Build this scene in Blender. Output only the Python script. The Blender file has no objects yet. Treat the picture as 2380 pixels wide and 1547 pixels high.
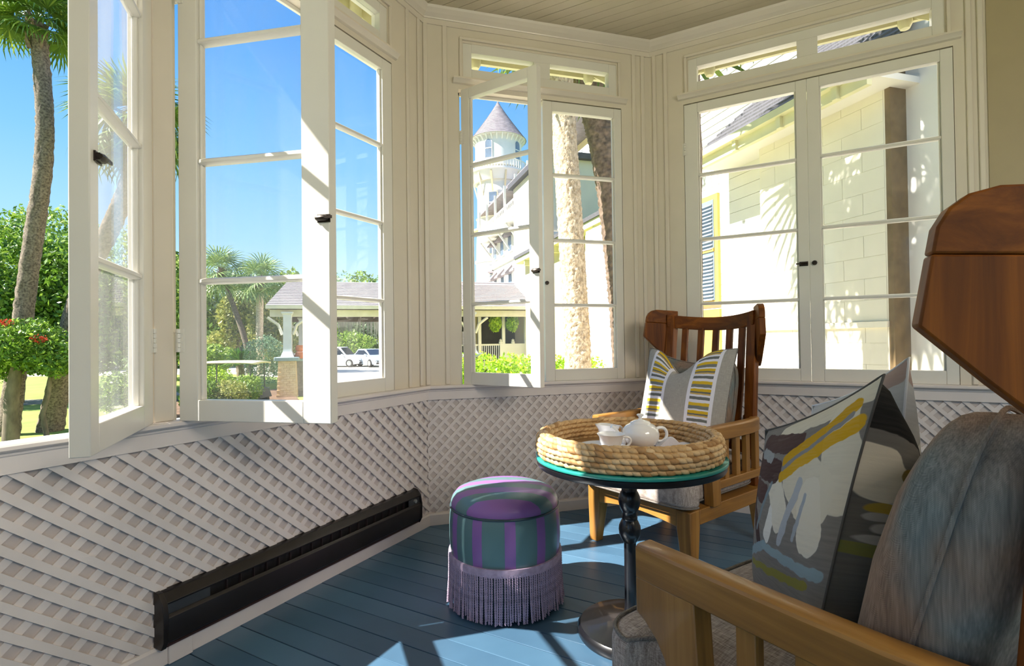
import bpy, math, random
from mathutils import Vector, Matrix, noise
R = math.radians
random.seed(11)
S = bpy.context.scene
COL = S.collection

# ------------------------------------------------------------------ camera
FX = 1222.715
cam_d = bpy.data.cameras.new('camera')
cam_d.sensor_fit = 'HORIZONTAL'; cam_d.sensor_width = 36.0
cam_d.lens = FX / 2380 * 36.0; cam_d.clip_start = 0.02; cam_d.clip_end = 500
cam = bpy.data.objects.new('camera', cam_d); COL.objects.link(cam)
yaw, pit, rol = 0.281160, 0.011647, -0.012234
fwd = Vector((math.sin(yaw) * math.cos(pit), math.cos(yaw) * math.cos(pit), math.sin(pit)))
rt0 = Vector((math.cos(yaw), -math.sin(yaw), 0)); up0 = rt0.cross(fwd)
crt = math.cos(rol) * rt0 + math.sin(rol) * up0; cup = -math.sin(rol) * rt0 + math.cos(rol) * up0
CAM = Vector((-0.347646, -2.915642, 1.011320))
m4 = Matrix((crt, cup, -fwd)).transposed().to_4x4(); m4.translation = CAM
cam.matrix_world = m4
S.camera = cam

# ------------------------------------------------------------------ sky, sun, exposure
def lin(h):
    h = h.lstrip('#'); o = []
    for i in (0, 2, 4):
        c = int(h[i:i + 2], 16) / 255
        o.append(c / 12.92 if c <= .04045 else ((c + .055) / 1.055) ** 2.4)
    return (*o, 1.0)
W = bpy.data.worlds.new('sky'); S.world = W; W.use_nodes = True
nt = W.node_tree; nt.nodes.clear()
tc = nt.nodes.new('ShaderNodeTexCoord'); sp = nt.nodes.new('ShaderNodeSeparateXYZ')
rp = nt.nodes.new('ShaderNodeValToRGB'); bg = nt.nodes.new('ShaderNodeBackground'); ou = nt.nodes.new('ShaderNodeOutputWorld')
nt.links.new(tc.outputs['Generated'], sp.inputs[0]); nt.links.new(sp.outputs['Z'], rp.inputs[0])
nt.links.new(rp.outputs[0], bg.inputs[0]); nt.links.new(bg.outputs[0], ou.inputs[0])
cr = rp.color_ramp
cr.elements[0].position = 0.0; cr.elements[0].color = lin('dcefff')
cr.elements[1].position = 1.0; cr.elements[1].color = lin('2f7fd2')
for p, c in ((.07, 'c8e6fd'), (.17, 'a4d5fc'), (.30, '80bff8'), (.48, '559fec'), (.7, '3a8adc')):
    e = cr.elements.new(p); e.color = lin(c)
bg.inputs[1].default_value = 0.84
sun_d = bpy.data.lights.new('sun', 'SUN'); sun_d.energy = 11.0; sun_d.angle = R(0.55); sun_d.color = (1.0, .95, .86)
sun = bpy.data.objects.new('sun', sun_d); COL.objects.link(sun)
SUN_EL = 44.5
sun.rotation_euler = (0, -R(90 - SUN_EL), R(0)); sun.location = (-8, 0, 9)
# fill light added behind the viewer, on a stand with a wide shade
lamp_d = bpy.data.lights.new('fill_lamp_light', 'AREA'); lamp_d.shape = 'RECTANGLE'; lamp_d.size = 1.5; lamp_d.size_y = .9; lamp_d.energy = 40; lamp_d.color = (1, .90, .76)
lamp = bpy.data.objects.new('fill_lamp_light', lamp_d); COL.objects.link(lamp); lamp.location = (1.5, -4.5, 2.45); lamp.rotation_euler = Vector((-.42, .50, -.76)).to_track_quat('-Z', 'Y').to_euler()
S.view_settings.view_transform = 'Standard'; S.view_settings.look = 'None'
S.view_settings.exposure = 0.62; S.view_settings.gamma = 1.0; S.view_settings.use_curve_mapping = False
S.cycles.max_bounces = 10; S.cycles.diffuse_bounces = 5; S.cycles.glossy_bounces = 4; S.cycles.transparent_max_bounces = 24
S.cycles.use_denoising = True
S.cycles.sample_clamp_indirect = 6.0; S.cycles.caustics_reflective = False; S.cycles.caustics_refractive = False

# ------------------------------------------------------------------ materials
class NT:
    def __init__(s, name):
        s.m = bpy.data.materials.new(name); s.m.use_nodes = True; s.t = s.m.node_tree; s.t.nodes.clear()
        s.out = s.n('ShaderNodeOutputMaterial')
    def n(s, typ, **kw):
        q = s.t.nodes.new(typ)
        for k, v in kw.items():
            if k.startswith('i_'):
                key = k[2:]; key = int(key) if key.isdigit() else key.replace('_', ' ')
                s.set(q.inputs[key], v)
            else: setattr(q, k, v)
        return q
    def set(s, sock, v):
        if isinstance(v, bpy.types.NodeSocket): s.t.links.new(v, sock)
        else: sock.default_value = v
    def math(s, op, a, b=0.0, c=None):
        q = s.n('ShaderNodeMath', operation=op); s.set(q.inputs[0], a); s.set(q.inputs[1], b)
        if c is not None: s.set(q.inputs[2], c)
        return q.outputs[0]
    def mix(s, f, a, b, blend='MIX'):
        q = s.n('ShaderNodeMix', data_type='RGBA', blend_type=blend)
        s.set(q.inputs[0], f); s.set(q.inputs[6], a); s.set(q.inputs[7], b); return q.outputs[2]
    def coord(s, kind='Object', scale=(1, 1, 1), rot=(0, 0, 0)):
        q = s.n('ShaderNodeTexCoord'); mp = s.n('ShaderNodeMapping'); s.set(mp.inputs[0], q.outputs[kind])
        mp.inputs['Scale'].default_value = scale; mp.inputs['Rotation'].default_value = rot; return mp.outputs[0]
    def noise(s, vec, scale, detail=3.0, rough=.55, dist=0.0):
        q = s.n('ShaderNodeTexNoise'); s.set(q.inputs['Vector'], vec); q.inputs['Scale'].default_value = scale
        q.inputs['Detail'].default_value = detail; q.inputs['Roughness'].default_value = rough; q.inputs['Distortion'].default_value = dist
        return q.outputs['Fac']
    def ramp(s, f, stops, interp='LINEAR'):
        q = s.n('ShaderNodeValToRGB'); s.set(q.inputs[0], f); c = q.color_ramp; c.interpolation = interp
        while len(c.elements) > 1: c.elements.remove(c.elements[-1])
        c.elements[0].position, c.elements[0].color = stops[0]
        for p, k in stops[1:]:
            e = c.elements.new(p); e.color = k
        return q.outputs[0]
    def bsdf(s, col, rough=.5, metal=0.0, bump=None, bstr=.3, bdist=.002, spec=.5, coat=0.0, normal=None):
        q = s.n('ShaderNodeBsdfPrincipled'); s.set(q.inputs['Base Color'], col); s.set(q.inputs['Roughness'], rough)
        q.inputs['Metallic'].default_value = metal; q.inputs['Specular IOR Level'].default_value = spec; q.inputs['Coat Weight'].default_value = coat
        if bump is not None:
            b = s.n('ShaderNodeBump'); s.set(b.inputs['Height'], bump); b.inputs['Strength'].default_value = bstr; b.inputs['Distance'].default_value = bdist
            s.t.links.new(b.outputs[0], q.inputs['Normal'])
        s.bs = q
        s.t.links.new(q.outputs[0], s.out.inputs[0]); return q
MATS = {}
def pm(name, hexc, rough=.5, var=.12, scale=6, bump=0.0, bscale=60, metal=0.0, stretch=(1, 1, 1), col2=None, spec=.5, coat=0.0, bdist=.002):
    t = NT(name); v = t.coord('Object', stretch)
    n = t.noise(v, scale); base = Vector(lin(hexc)[:3])
    a = lin(col2) if col2 else (*(base * (1 - var)), 1); b = (*[min(1, x) for x in base * (1 + var)], 1) if not col2 else lin(hexc)
    col = t.ramp(n, [(.32, a), (.68, b)])
    t.bsdf(col, rough, metal, t.noise(v, bscale, 4) if bump else None, bump, bdist, spec, coat)
    MATS[name] = t.m; return t.m
def wood(name, dark, mid, light, axis, rough=.42, grain=26, coat=.15, spec=.5):
    t = NT(name); st = [grain, grain, grain]; st[axis] = grain * .045
    v = t.coord('Object', tuple(st)); n = t.noise(v, 1.0, 6, .62, .6)
    v2 = t.coord('Object', (2.2, 2.2, 2.2)); n2 = t.noise(v2, 1.5, 2)
    f = t.math('ADD', t.math('MULTIPLY', n, .72), t.math('MULTIPLY', n2, .28))
    col = t.ramp(f, [(.30, lin(dark)), (.5, lin(mid)), (.68, lin(light))])
    t.bsdf(col, rough, 0, n, .18, .002, spec, coat); return t.m
def leafmat(name, c1, c2, c3=None, trans=.35):
    t = NT(name); g = t.n('ShaderNodeNewGeometry'); stops = [(.0, lin(c1)), (.7, lin(c2))]
    if c3: stops.append((1.0, lin(c3)))
    col = t.ramp(g.outputs['Random Per Island'], stops)
    p = t.n('ShaderNodeBsdfPrincipled'); t.set(p.inputs['Base Color'], col); p.inputs['Roughness'].default_value = .45
    tr = t.n('ShaderNodeBsdfTranslucent'); t.set(tr.inputs[0], col); mx = t.n('ShaderNodeMixShader'); mx.inputs[0].default_value = trans
    t.t.links.new(p.outputs[0], mx.inputs[1]); t.t.links.new(tr.outputs[0], mx.inputs[2]); t.t.links.new(mx.outputs[0], t.out.inputs[0]); return t.m
def glassmat(name, tint=(1, 1, 1, 1), dust_haze=0.0):
    t = NT(name); tr = t.n('ShaderNodeBsdfTransparent'); tr.inputs[0].default_value = tint
    gl = t.n('ShaderNodeBsdfGlossy'); gl.inputs['Roughness'].default_value = .0
    v = t.coord('Object', (1, 1, 1)); bp = t.n('ShaderNodeBump'); bp.inputs['Strength'].default_value = .06; bp.inputs['Distance'].default_value = .01
    t.set(bp.inputs['Height'], t.noise(v, 5.0, 1)); t.t.links.new(bp.outputs[0], gl.inputs['Normal'])
    lw = t.n('ShaderNodeLayerWeight'); lw.inputs[0].default_value = .5
    fr = t.math('ADD', .022, t.math('MULTIPLY', t.math('POWER', lw.outputs['Facing'], 5.0), .9)); mx = t.n('ShaderNodeMixShader')
    t.t.links.new(fr, mx.inputs[0]); t.t.links.new(tr.outputs[0], mx.inputs[1]); t.t.links.new(gl.outputs[0], mx.inputs[2])
    if dust_haze:
        df = t.n('ShaderNodeBsdfDiffuse'); df.inputs[0].default_value = (.9, .9, .9, 1); tl = t.n('ShaderNodeBsdfTranslucent'); tl.inputs[0].default_value = (.9, .9, .9, 1)
        d2 = t.n('ShaderNodeMixShader'); d2.inputs[0].default_value = .5; t.t.links.new(df.outputs[0], d2.inputs[1]); t.t.links.new(tl.outputs[0], d2.inputs[2])
        m3 = t.n('ShaderNodeMixShader'); t.set(m3.inputs[0], t.math('MULTIPLY', t.noise(t.coord('Object', (9, 9, 2)), 1.3, 4), dust_haze)); t.t.links.new(mx.outputs[0], m3.inputs[1]); t.t.links.new(d2.outputs[0], m3.inputs[2]); mx = m3
    t.t.links.new(mx.outputs[0], t.out.inputs[0]); return t.m

m_wall = pm('cream_wall_paint', 'd8cebd', .42, .03, 3, .08, 40)
m_trim = pm('cream_trim_paint', 'dbd1c2', .32, .03, 4, .06, 50)
m_latt = pm('mauve_white_paint', 'dad1cc', .5, .05, 5, .12, 60)
m_lattb = pm('shaded_backing_paint', 'c6bbb5', .6, .05, 5, .1, 60)  # slat paint darkened, so the colour carries the shade in the cells
m_sash = pm('white_sash_paint', 'dedad1', .3, .02, 5, .05, 60)
m_ceil = pm('ceiling_board_paint', 'c3b89f', .45, .05, 3, .08, 50)
m_dark = pm('dark_gap', '3a3733', .9, .1, 5)
m_floor = pm('blue_deck_paint', '4d6f8a', .36, .12, 2.2, .10, 30, stretch=(1, 1, 1), col2='405f79', spec=.5)
m_pane = glassmat('window_glass', dust_haze=.03); m_pane_d = glassmat('dusty_window_glass', dust_haze=.16)
m_bronze = pm('dark_bronze', '2f2721', .38, .25, 30, .1, 80, .7)
m_heat = pm('dark_brown_enamel', '241f1e', .38, .2, 6, .05, 80, .3)
m_heatin = pm('heater_inside', '0f0d0d', .6, .2, 8)
m_finned = pm('heater_fin_metal', '4a3d3b', .4, .2, 8, 0, 60, .6)
m_steel = pm('worn_steel', 'b7b9b6', .35, .1, 20, 0, 60, .8)
m_black = pm('black_lacquer', '17171b', .28, .2, 5, .02, 40, coat=.3)
m_gedge = pm('teal_glass_edge', '2f9d92', .12, .1, 9, spec=.8)
m_gtop = glassmat('table_glass', (.86, .95, .93, 1))
m_china = pm('white_china', 'eeeef0', .12, .01, 5, spec=.6, coat=.4)
m_tea = pm('milk', 'efe6d2', .3, .02, 5)
m_napkin = pm('white_linen', 'e6e6f2', .8, .03, 30, .3, 300)
m_pot = pm('terracotta', 'c06a42', .7, .15, 8)

HW = [wood('honey_wood_%s' % 'xyz'[a], '6e4c22', '996a2e', 'b88843', a) for a in range(3)]
DW = [wood('brown_wood_%s' % 'xyz'[a], '3c1c04', '6e3a09', '965614', a, .5, 26, .0, .25) for a in range(3)]

def fabric(name, c1, c2, c3, scale=1.0, streak=1.0):
    t = NT(name); v = t.coord('Object', (420 * scale, 36 * scale, 36 * scale)); w = t.coord('Object', (36 * scale, 420 * scale, 420 * scale))
    a = t.noise(v, 1, 2); b = t.noise(w, 1, 2); f = t.math('ADD', t.math('MULTIPLY', a, .5), t.math('MULTIPLY', b, .5))
    big = t.noise(t.coord('Object', (3, 3, 3)), 2, 2)
    f2 = t.math('ADD', t.math('MULTIPLY', f, .8), t.math('MULTIPLY', big, .2))
    col = t.ramp(f2, [(.38, lin(c1)), (.5, lin(c2)), (.62, lin(c3))])
    t.bsdf(col, .85, 0, f, .35, .0015, .25); return t.m
m_seat = fabric('mauve_grey_linen', '83776f', 'a89b93', 'c8bcb4')
m_piping = fabric('grey_piping', '5d5853', '7d7771', '948d86', 1.5)
def herring():
    t = NT('grey_teal_herringbone'); q = t.n('ShaderNodeTexCoord'); sx = t.n('ShaderNodeSeparateXYZ'); t.set(sx.inputs[0], q.outputs['Object'])
    y = t.math('ADD', sx.outputs['Y'], sx.outputs['X']); z = sx.outputs['Z']
    zig = t.math('PINGPONG', t.math('MULTIPLY', y, 1.0), .0035)
    d = t.math('ADD', z, zig); saw = t.math('FRACT', t.math('MULTIPLY', d, 430.0))
    v = t.coord('Object', (330, 330, 16)); st = t.math('ADD', t.math('MULTIPLY', t.noise(v, 1, 3), .6), t.math('MULTIPLY', t.noise(t.coord('Object', (70, 70, 4)), 1, 2), .4)); hue = t.noise(t.coord('Object', (4, 4, 4)), 1.6, 2)
    f = t.math('ADD', t.math('MULTIPLY', saw, .16), t.math('MULTIPLY', st, .86))
    g = t.ramp(f, [(.25, lin('4c5456')), (.5, lin('717a7a')), (.8, lin('9ba19f'))]); b = t.ramp(f, [(.25, lin('5f4f45')), (.5, lin('8a7565')), (.8, lin('ab9686'))])
    t.bsdf(t.mix(t.ramp(hue, [(.30, (0, 0, 0, 1)), (.54, (1, 1, 1, 1))]), g, b), .9, 0, saw, .1, .0006, .2); return t.m
m_backc = herring()

def pouf_side():
    t = NT('pouf_stripe_vinyl'); q = t.n('ShaderNodeTexCoord'); sx = t.n('ShaderNodeSeparateXYZ'); t.set(sx.inputs[0], q.outputs['Object'])
    an = t.math('ARCTAN2', sx.outputs['Y'], sx.outputs['X']); k = t.math('FRACT', t.math('ADD', t.math('MULTIPLY', an, 11 / (2 * math.pi)), .22))
    top = t.math('FRACT', t.math('MULTIPLY', t.math('ADD', t.math('MULTIPLY', sx.outputs['Y'], .96), t.math('MULTIPLY', sx.outputs['X'], .28)), 9.5))
    isup = t.math('GREATER_THAN', sx.outputs['Z'], .375)
    f = t.math('ADD', t.math('MULTIPLY', isup, top), t.math('MULTIPLY', t.math('SUBTRACT', 1.0, isup), k))
    thr = t.math('ADD', .32, t.math('MULTIPLY', isup, .16))
    pur = t.math('LESS_THAN', f, thr)
    col = t.mix(pur, lin('5f7f83'), lin('8f65a8'))
    t.bsdf(col, .33, 0, t.noise(t.coord('Object', (1, 1, 1)), 120, 3), .06, .001, .5); return t.m
m_pouf = pouf_side()
m_fringe = pm('mauve_fringe', 'b59fb8', .8, .2, 40, .3, 200)
m_poufdark = pm('pouf_piping', '34464e', .4, .1, 20)

def segmask(t, vec, p0, p1, w, soft=.004):
    d = (p1[0] - p0[0], p1[1] - p0[1]); L2 = d[0] ** 2 + d[1] ** 2
    x, y = vec
    dx = t.math('SUBTRACT', x, p0[0]); dy = t.math('SUBTRACT', y, p0[1])
    h = t.math('ADD', t.math('MULTIPLY', dx, d[0] / L2), t.math('MULTIPLY', dy, d[1] / L2))
    hc = t.math('MINIMUM', t.math('MAXIMUM', h, 0.0), 1.0)
    ex = t.math('SUBTRACT', dx, t.math('MULTIPLY', hc, d[0])); ey = t.math('SUBTRACT', dy, t.math('MULTIPLY', hc, d[1]))
    ds = t.math('SQRT', t.math('ADD', t.math('MULTIPLY', ex, ex), t.math('MULTIPLY', ey, ey)))
    q = t.n('ShaderNodeMapRange'); t.set(q.inputs[0], ds); q.inputs[1].default_value = w; q.inputs[2].default_value = w + soft; q.inputs[3].default_value = 1; q.inputs[4].default_value = 0
    return q.outputs[0]
def painted(name, ground, strokes, lift=(1, 0, 1)):
    # printed brush strokes in the pillow's own x (width) / y (height) coordinates, -.5 .. .5
    t = NT(name); q = t.n('ShaderNodeUVMap'); sx = t.n('ShaderNodeSeparateXYZ'); t.set(sx.inputs[0], q.outputs[0])
    v = t.coord('UV', (1, 1, 1)); wob = t.math('MULTIPLY', t.math('SUBTRACT', t.noise(v, 9, 3), .5), .05); wob2 = t.math('MULTIPLY', t.math('SUBTRACT', t.noise(v, 7.3, 3, .6, .4), .5), .05)
    x = t.math('ADD', sx.outputs['X'], wob); y = t.math('ADD', sx.outputs['Y'], wob2)
    gr = t.noise(t.coord('UV', (4, 40, 4)), 2, 3)
    col = t.mix(gr, lin(ground[0]), lin(ground[1]))
    for p0, p1, w, hexc in strokes:
        p0, p1, w = (p0[0], p0[1] * lift[0] + lift[1]), (p1[0], p1[1] * lift[0] + lift[1]), w * lift[2]
        m = segmask(t, (x, y), p0, p1, w)
        m = t.math('MULTIPLY', m, t.math('ADD', .8, t.math('MULTIPLY', gr, .35)))
        m = t.math('MINIMUM', m, 1.0)
        col = t.mix(m, col, lin(hexc))
    f = t.noise(t.coord('UV', (260, 260, 1)), 1, 2)
    t.bsdf(col, .85, 0, f, .25, .001, .2); return t.m
m_abs = painted('painted_print_front', ('716d69', '908c87'), [
    ((-.15, .40), (.46, .46), .06, 'd8d1bf'), ((.36, .34), (.46, .0), .10, 'd9d2c0'), ((.15, .10), (.34, -.06), .13, 'd8d1bf'), ((.30, -.05), (.36, -.22), .09, 'ddd7c8'), ((.02, -.04), (-.02, -.28), .05, 'e6e3dc'), ((-.04, .02), (.10, -.18), .07, 'ddd7c8'),
    ((-.36, .36), (.08, .27), .06, '54403d'), ((-.48, .22), (-.06, .10), .07, '4c3735'), ((-.48, .06), (-.16, -.04), .055, '573f3b'), ((-.42, .0), (-.14, -.36), .04, '4a3533'), ((-.46, -.1), (-.32, -.46), .022, '453230'),
    ((-.36, .28), (-.16, .20), .03, '9b9e9f'), ((-.08, .02), (-.2, -.28), .016, '7b8a92'), ((-.42, -.12), (-.36, -.28), .014, 'c8c29a'),
    ((.02, .17), (.42, .39), .030, 'c99d1d'), ((.02, .07), (.46, .30), .032, 'd0a424'), ((.02, .12), (.42, .345), .012, '8b8c8e'),
    ((.20, .02), (.14, -.30), .028, 'aeb3bb'), ((.27, -.05), (.25, -.26), .014, 'a3aab4'),
    ((-.42, -.50), (-.05, -.37), .026, '8fa3ac'), ((-.05, -.37), (.46, -.40), .022, '92a7b0'), ((-.3, -.54), (.4, -.46), .018, '8d8a45')], (.76, .12, .88))
m_abs2 = painted('painted_print_back', ('66635e', '7d7a74'), [
    ((.47, .44), (.0, .28), .13, '22211f'), ((.20, .25), (-.2, .0), .15, '1d1c1b'), ((.30, .33), (.12, .08), .08, '201f1e'), ((.49, .12), (.45, -.06), .05, 'd8d1bf'),
    ((.42, .03), (.15, -.01), .022, '8a7434'), ((.455, -.14), (.25, -.18), .016, 'b4b2ad'), ((.465, -.20), (.22, -.24), .016, 'aaa8a3'), ((.46, -.26), (.2, -.30), .016, 'b4b2ad'), ((.47, -.32), (.2, -.36), .016, 'b0aea9'),
    ((.47, -.15), (.40, -.18), .018, 'a8923f'), ((.5, -.38), (.1, -.44), .025, '84854b'), ((.4, -.5), (.0, -.47), .06, '131312')], (.62, .17, .85))
m_abs3 = painted('painted_print_grey', ('a8a9ab', 'c8c7c4'), [
    ((-.5, .1), (.1, .42), .06, '6f7378'), ((-.4, -.05), (.3, .30), .035, '8d9298'), ((-.2, .35), (.45, .46), .05, 'a58f86'), ((-.5, -.3), (.5, .05), .10, 'e4e2de'), ((.1, .2), (.5, .1), .08, 'eceae6')])
def lumbar():
    t = NT('linen_with_embroidered_bands'); q = t.n('ShaderNodeUVMap'); sx = t.n('ShaderNodeSeparateXYZ'); t.set(sx.inputs[0], q.outputs[0])
    v = t.coord('UV', (1, 1, 1)); wv = t.math('MULTIPLY', t.math('SUBTRACT', t.noise(v, 14, 2), .5), .012)
    ax = t.math('ABSOLUTE', sx.outputs['X']); y = t.math('ADD', sx.outputs['Y'], wv)
    inb = t.math('MULTIPLY', t.math('GREATER_THAN', ax, .125), t.math('LESS_THAN', ax, .395))
    ins = t.math('MULTIPLY', t.math('GREATER_THAN', t.math('ADD', ax, wv), .160), t.math('LESS_THAN', t.math('ADD', ax, wv), .362))
    k = t.math('FRACT', t.math('MULTIPLY', t.math('ADD', y, .5), 5.0))
    w_ = lin('e4e2ea'); st = t.ramp(k, [(0, w_), (.07, lin('7d7f7a')), (.22, lin('d9b431')), (.36, w_), (.50, lin('6f716d')), (.63, w_), (.73, lin('c9a860')), (.80, lin('6b6c68')), (.87, lin('d6b02c'))], 'CONSTANT')
    fine = t.noise(t.coord('UV', (300, 20, 1)), 1, 2); fine2 = t.noise(t.coord('UV', (20, 300, 1)), 1, 2); fw = t.math('ADD', t.math('MULTIPLY', fine, .5), t.math('MULTIPLY', fine2, .5))
    lin_ = t.ramp(fw, [(.35, lin('96928c')), (.65, lin('b3aea6'))])
    col = t.mix(inb, lin_, w_); col = t.mix(ins, col, st)
    t.bsdf(col, .85, 0, fw, .3, .001, .2); return t.m
m_lumb = lumbar()
m_straw = pm('water_hyacinth', 'd2ae7c', .6, .25, 35, .4, 160, col2='b18c5c')
m_straw2 = pm('pale_water_hyacinth', 'e0c498', .6, .2, 35, .4, 160, col2='c6a272')
m_straw3 = pm('brown_water_hyacinth', 'b48c5c', .65, .25, 35, .4, 160, col2='946e42')

# ------------------------------------------------------------------ mesh builder
class M:
    def __init__(s): s.v = []; s.f = []; s.uv = None
    def add(s, vs, fs):
        o = len(s.v); s.v += [tuple(v) for v in vs]; s.f += [tuple(i + o for i in f) for f in fs]; return s
    def box(s, x0, x1, y0, y1, z0, z1, T=None):
        vs = [(x, y, z) for z in (z0, z1) for y in (y0, y1) for x in (x0, x1)]
        if T: vs = [T(*v) for v in vs]
        return s.add(vs, [(0, 2, 3, 1), (4, 5, 7, 6), (0, 1, 5, 4), (2, 6, 7, 3), (0, 4, 6, 2), (1, 3, 7, 5)])
    def prism(s, poly, h0, h1, T):
        n = len(poly); vs = [T(a, b, h0) for a, b in poly] + [T(a, b, h1) for a, b in poly]
        fs = [tuple(range(n))[::-1], tuple(range(n, 2 * n))] + [(i, (i + 1) % n, n + (i + 1) % n, n + i) for i in range(n)]
        return s.add(vs, fs)
    def lathe(s, prof, n=24, c=(0, 0, 0), a0=0.0, a1=2 * math.pi):
        full = abs(a1 - a0 - 2 * math.pi) < 1e-6; k = n if full else n + 1; o = []
        for r, z in prof:
            for i in range(k):
                a = a0 + (a1 - a0) * i / n; o.append((c[0] + r * math.cos(a), c[1] + r * math.sin(a), c[2] + z))
        fs = []
        for j in range(len(prof) - 1):
            for i in range(n):
                i2 = (i + 1) % k; fs.append((j * k + i, j * k + i2, (j + 1) * k + i2, (j + 1) * k + i))
        if full:
            if prof[0][0] > 1e-5: fs.append(tuple(range(n))[::-1])
            if prof[-1][0] > 1e-5: fs.append(tuple((len(prof) - 1) * k + i for i in range(n)))
        return s.add(o, fs)
    def tube(s, pts, rad, n=8, cap=True):
        pts = [Vector(p) for p in pts]; N = len(pts); o = []; prev = None
        for i, p in enumerate(pts):
            t = (pts[min(i + 1, N - 1)] - pts[max(i - 1, 0)]).normalized()
            if prev is None:
                a = Vector((0, 0, 1)) if abs(t.z) < .9 else Vector((1, 0, 0)); u = t.cross(a).normalized()
            else: u = (prev - t * prev.dot(t)).normalized()
            prev = u; w = t.cross(u); r = rad[i] if isinstance(rad, (list, tuple)) else rad
            for k in range(n):
                a = 2 * math.pi * k / n; o.append(p + (u * math.cos(a) + w * math.sin(a)) * r)
        fs = [(i * n + k, i * n + (k + 1) % n, (i + 1) * n + (k + 1) % n, (i + 1) * n + k) for i in range(N - 1) for k in range(n)]
        if cap: fs += [tuple(range(n))[::-1], tuple((N - 1) * n + k for k in range(n))]
        return s.add(o, fs)
    def sheet(s, P):
        nu, nv = len(P), len(P[0]); o = [q for row in P for q in row]
        return s.add(o, [(i * nv + j, i * nv + j + 1, (i + 1) * nv + j + 1, (i + 1) * nv + j) for i in range(nu - 1) for j in range(nv - 1)])
    def sweep(s, path, prof, closed=False):
        # path: list of (point, side vector, up vector); prof: list of (side, up), closed section
        k = len(prof); o = [Vector(p) + Vector(a) * x + Vector(b) * y for p, a, b in path for x, y in prof]; N = len(path)
        fs = [(i * k + j, i * k + (j + 1) % k, (i + 1) * k + (j + 1) % k, (i + 1) * k + j) for i in range(N - 1) for j in range(k)]
        fs += [tuple(range(k))[::-1], tuple((N - 1) * k + j for j in range(k))]
        return s.add(o, fs)
    def mesh(s, name, mat, smooth=None):
        me = bpy.data.meshes.new(name); me.from_pydata(s.v, [], s.f); 
        if len(s.f) < 30000:
            import bmesh
            bm = bmesh.new(); bm.from_mesh(me); bmesh.ops.recalc_face_normals(bm, faces=bm.faces); bm.to_mesh(me); bm.free()
        me.materials.append(mat)
        if smooth is not None:
            me.polygons.foreach_set('use_smooth', [True] * len(me.polygons)); me.set_sharp_from_angle(angle=R(smooth))
        return me
    def build(s, name, mat, parent=None, bevel=0.0, smooth=None, kind=None, label=None, loc=None, seg=2):
        return link(name, s.mesh(name, mat, smooth if not bevel else 45), parent, bevel, kind, label, loc, seg)
def link(name, me, parent=None, bevel=0.0, kind=None, label=None, loc=None, seg=2):
    o = bpy.data.objects.new(name, me); COL.objects.link(o)
    if parent is not None: o.parent = parent
    if loc: o.location = loc
    if bevel:
        b = o.modifiers.new('bevel', 'BEVEL'); b.width = bevel; b.segments = seg; b.limit_method = 'ANGLE'; b.angle_limit = R(35)
    if kind: o['kind'] = kind
    if label: o['label'] = label
    return o
def tag(o, label, cat, group=None, kind=None):
    o['label'] = label; o['category'] = cat
    if group: o['group'] = group
    if kind: o['kind'] = kind
    return o
def thing(name, label, cat, loc=(0, 0, 0), rz=0.0, group=None):
    o = bpy.data.objects.new(name, None); COL.objects.link(o); o.location = loc; o.rotation_euler = (0, 0, rz); o.empty_display_size = .1
    return tag(o, label, cat, group)
def struct(o): o['kind'] = 'structure'; return o
def copy_tree(o, parent=None):
    c = o.copy(); COL.objects.link(c); c.parent = parent
    for ch in list(o.children): copy_tree(ch, c)
    return c
def clip(poly, a, b, c):   # keep a*x+b*y<=c
    out = []
    for i in range(len(poly)):
        p, q = poly[i], poly[(i + 1) % len(poly)]; fp, fq = a * p[0] + b * p[1] - c, a * q[0] + b * q[1] - c
        if fp <= 0: out.append(p)
        if (fp < 0 < fq) or (fq < 0 < fp):
            k = fp / (fp - fq); out.append((p[0] + (q[0] - p[0]) * k, p[1] + (q[1] - p[1]) * k))
    return out

# ------------------------------------------------------------------ room shell
aA, aC, LB = R(45.82), R(45.155), 1.4125
HR, HB = 0.75, 0.684                   # sill rail top, rail bottom
ZB, ZT = 0.761, 2.42                   # casement bottom / top
GB, M3, M2, M1, GT = .8286, 1.2096, 1.5962, 1.9865, 2.364
TB, TT = 2.5494, 2.6425                # transom glass
ZC = 2.85
U = {'A': Vector((-math.cos(aA), -math.sin(aA), 0)), 'B': Vector((1, 0, 0)), 'C': Vector((math.cos(aC), -math.sin(aC), 0))}
O0 = {'A': Vector((0, 0, 0)), 'B': Vector((0, 0, 0)), 'C': Vector((LB, 0, 0))}
NI = {'A': Vector((math.sin(aA), -math.cos(aA), 0)), 'B': Vector((0, -1, 0)), 'C': Vector((-math.sin(aC), -math.cos(aC), 0))}
SEND = {'A': 2.75, 'B': LB, 'C': 2.75}
def WT(w): return lambda s_, d, z: tuple(O0[w] + U[w] * s_ + NI[w] * d + Vector((0, 0, z)))
def wpt(w, s_, d=0.0): return O0[w] + U[w] * s_ + NI[w] * d
Aend, Cend = wpt('A', 2.75), wpt('C', 2.75)
XW, XE, YS = Aend.x, Cend.x, -5.4
ROOM = [(Aend.x, Aend.y), (0, 0), (LB, 0), (Cend.x, Cend.y), (XE, YS), (XW, YS)]
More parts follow.
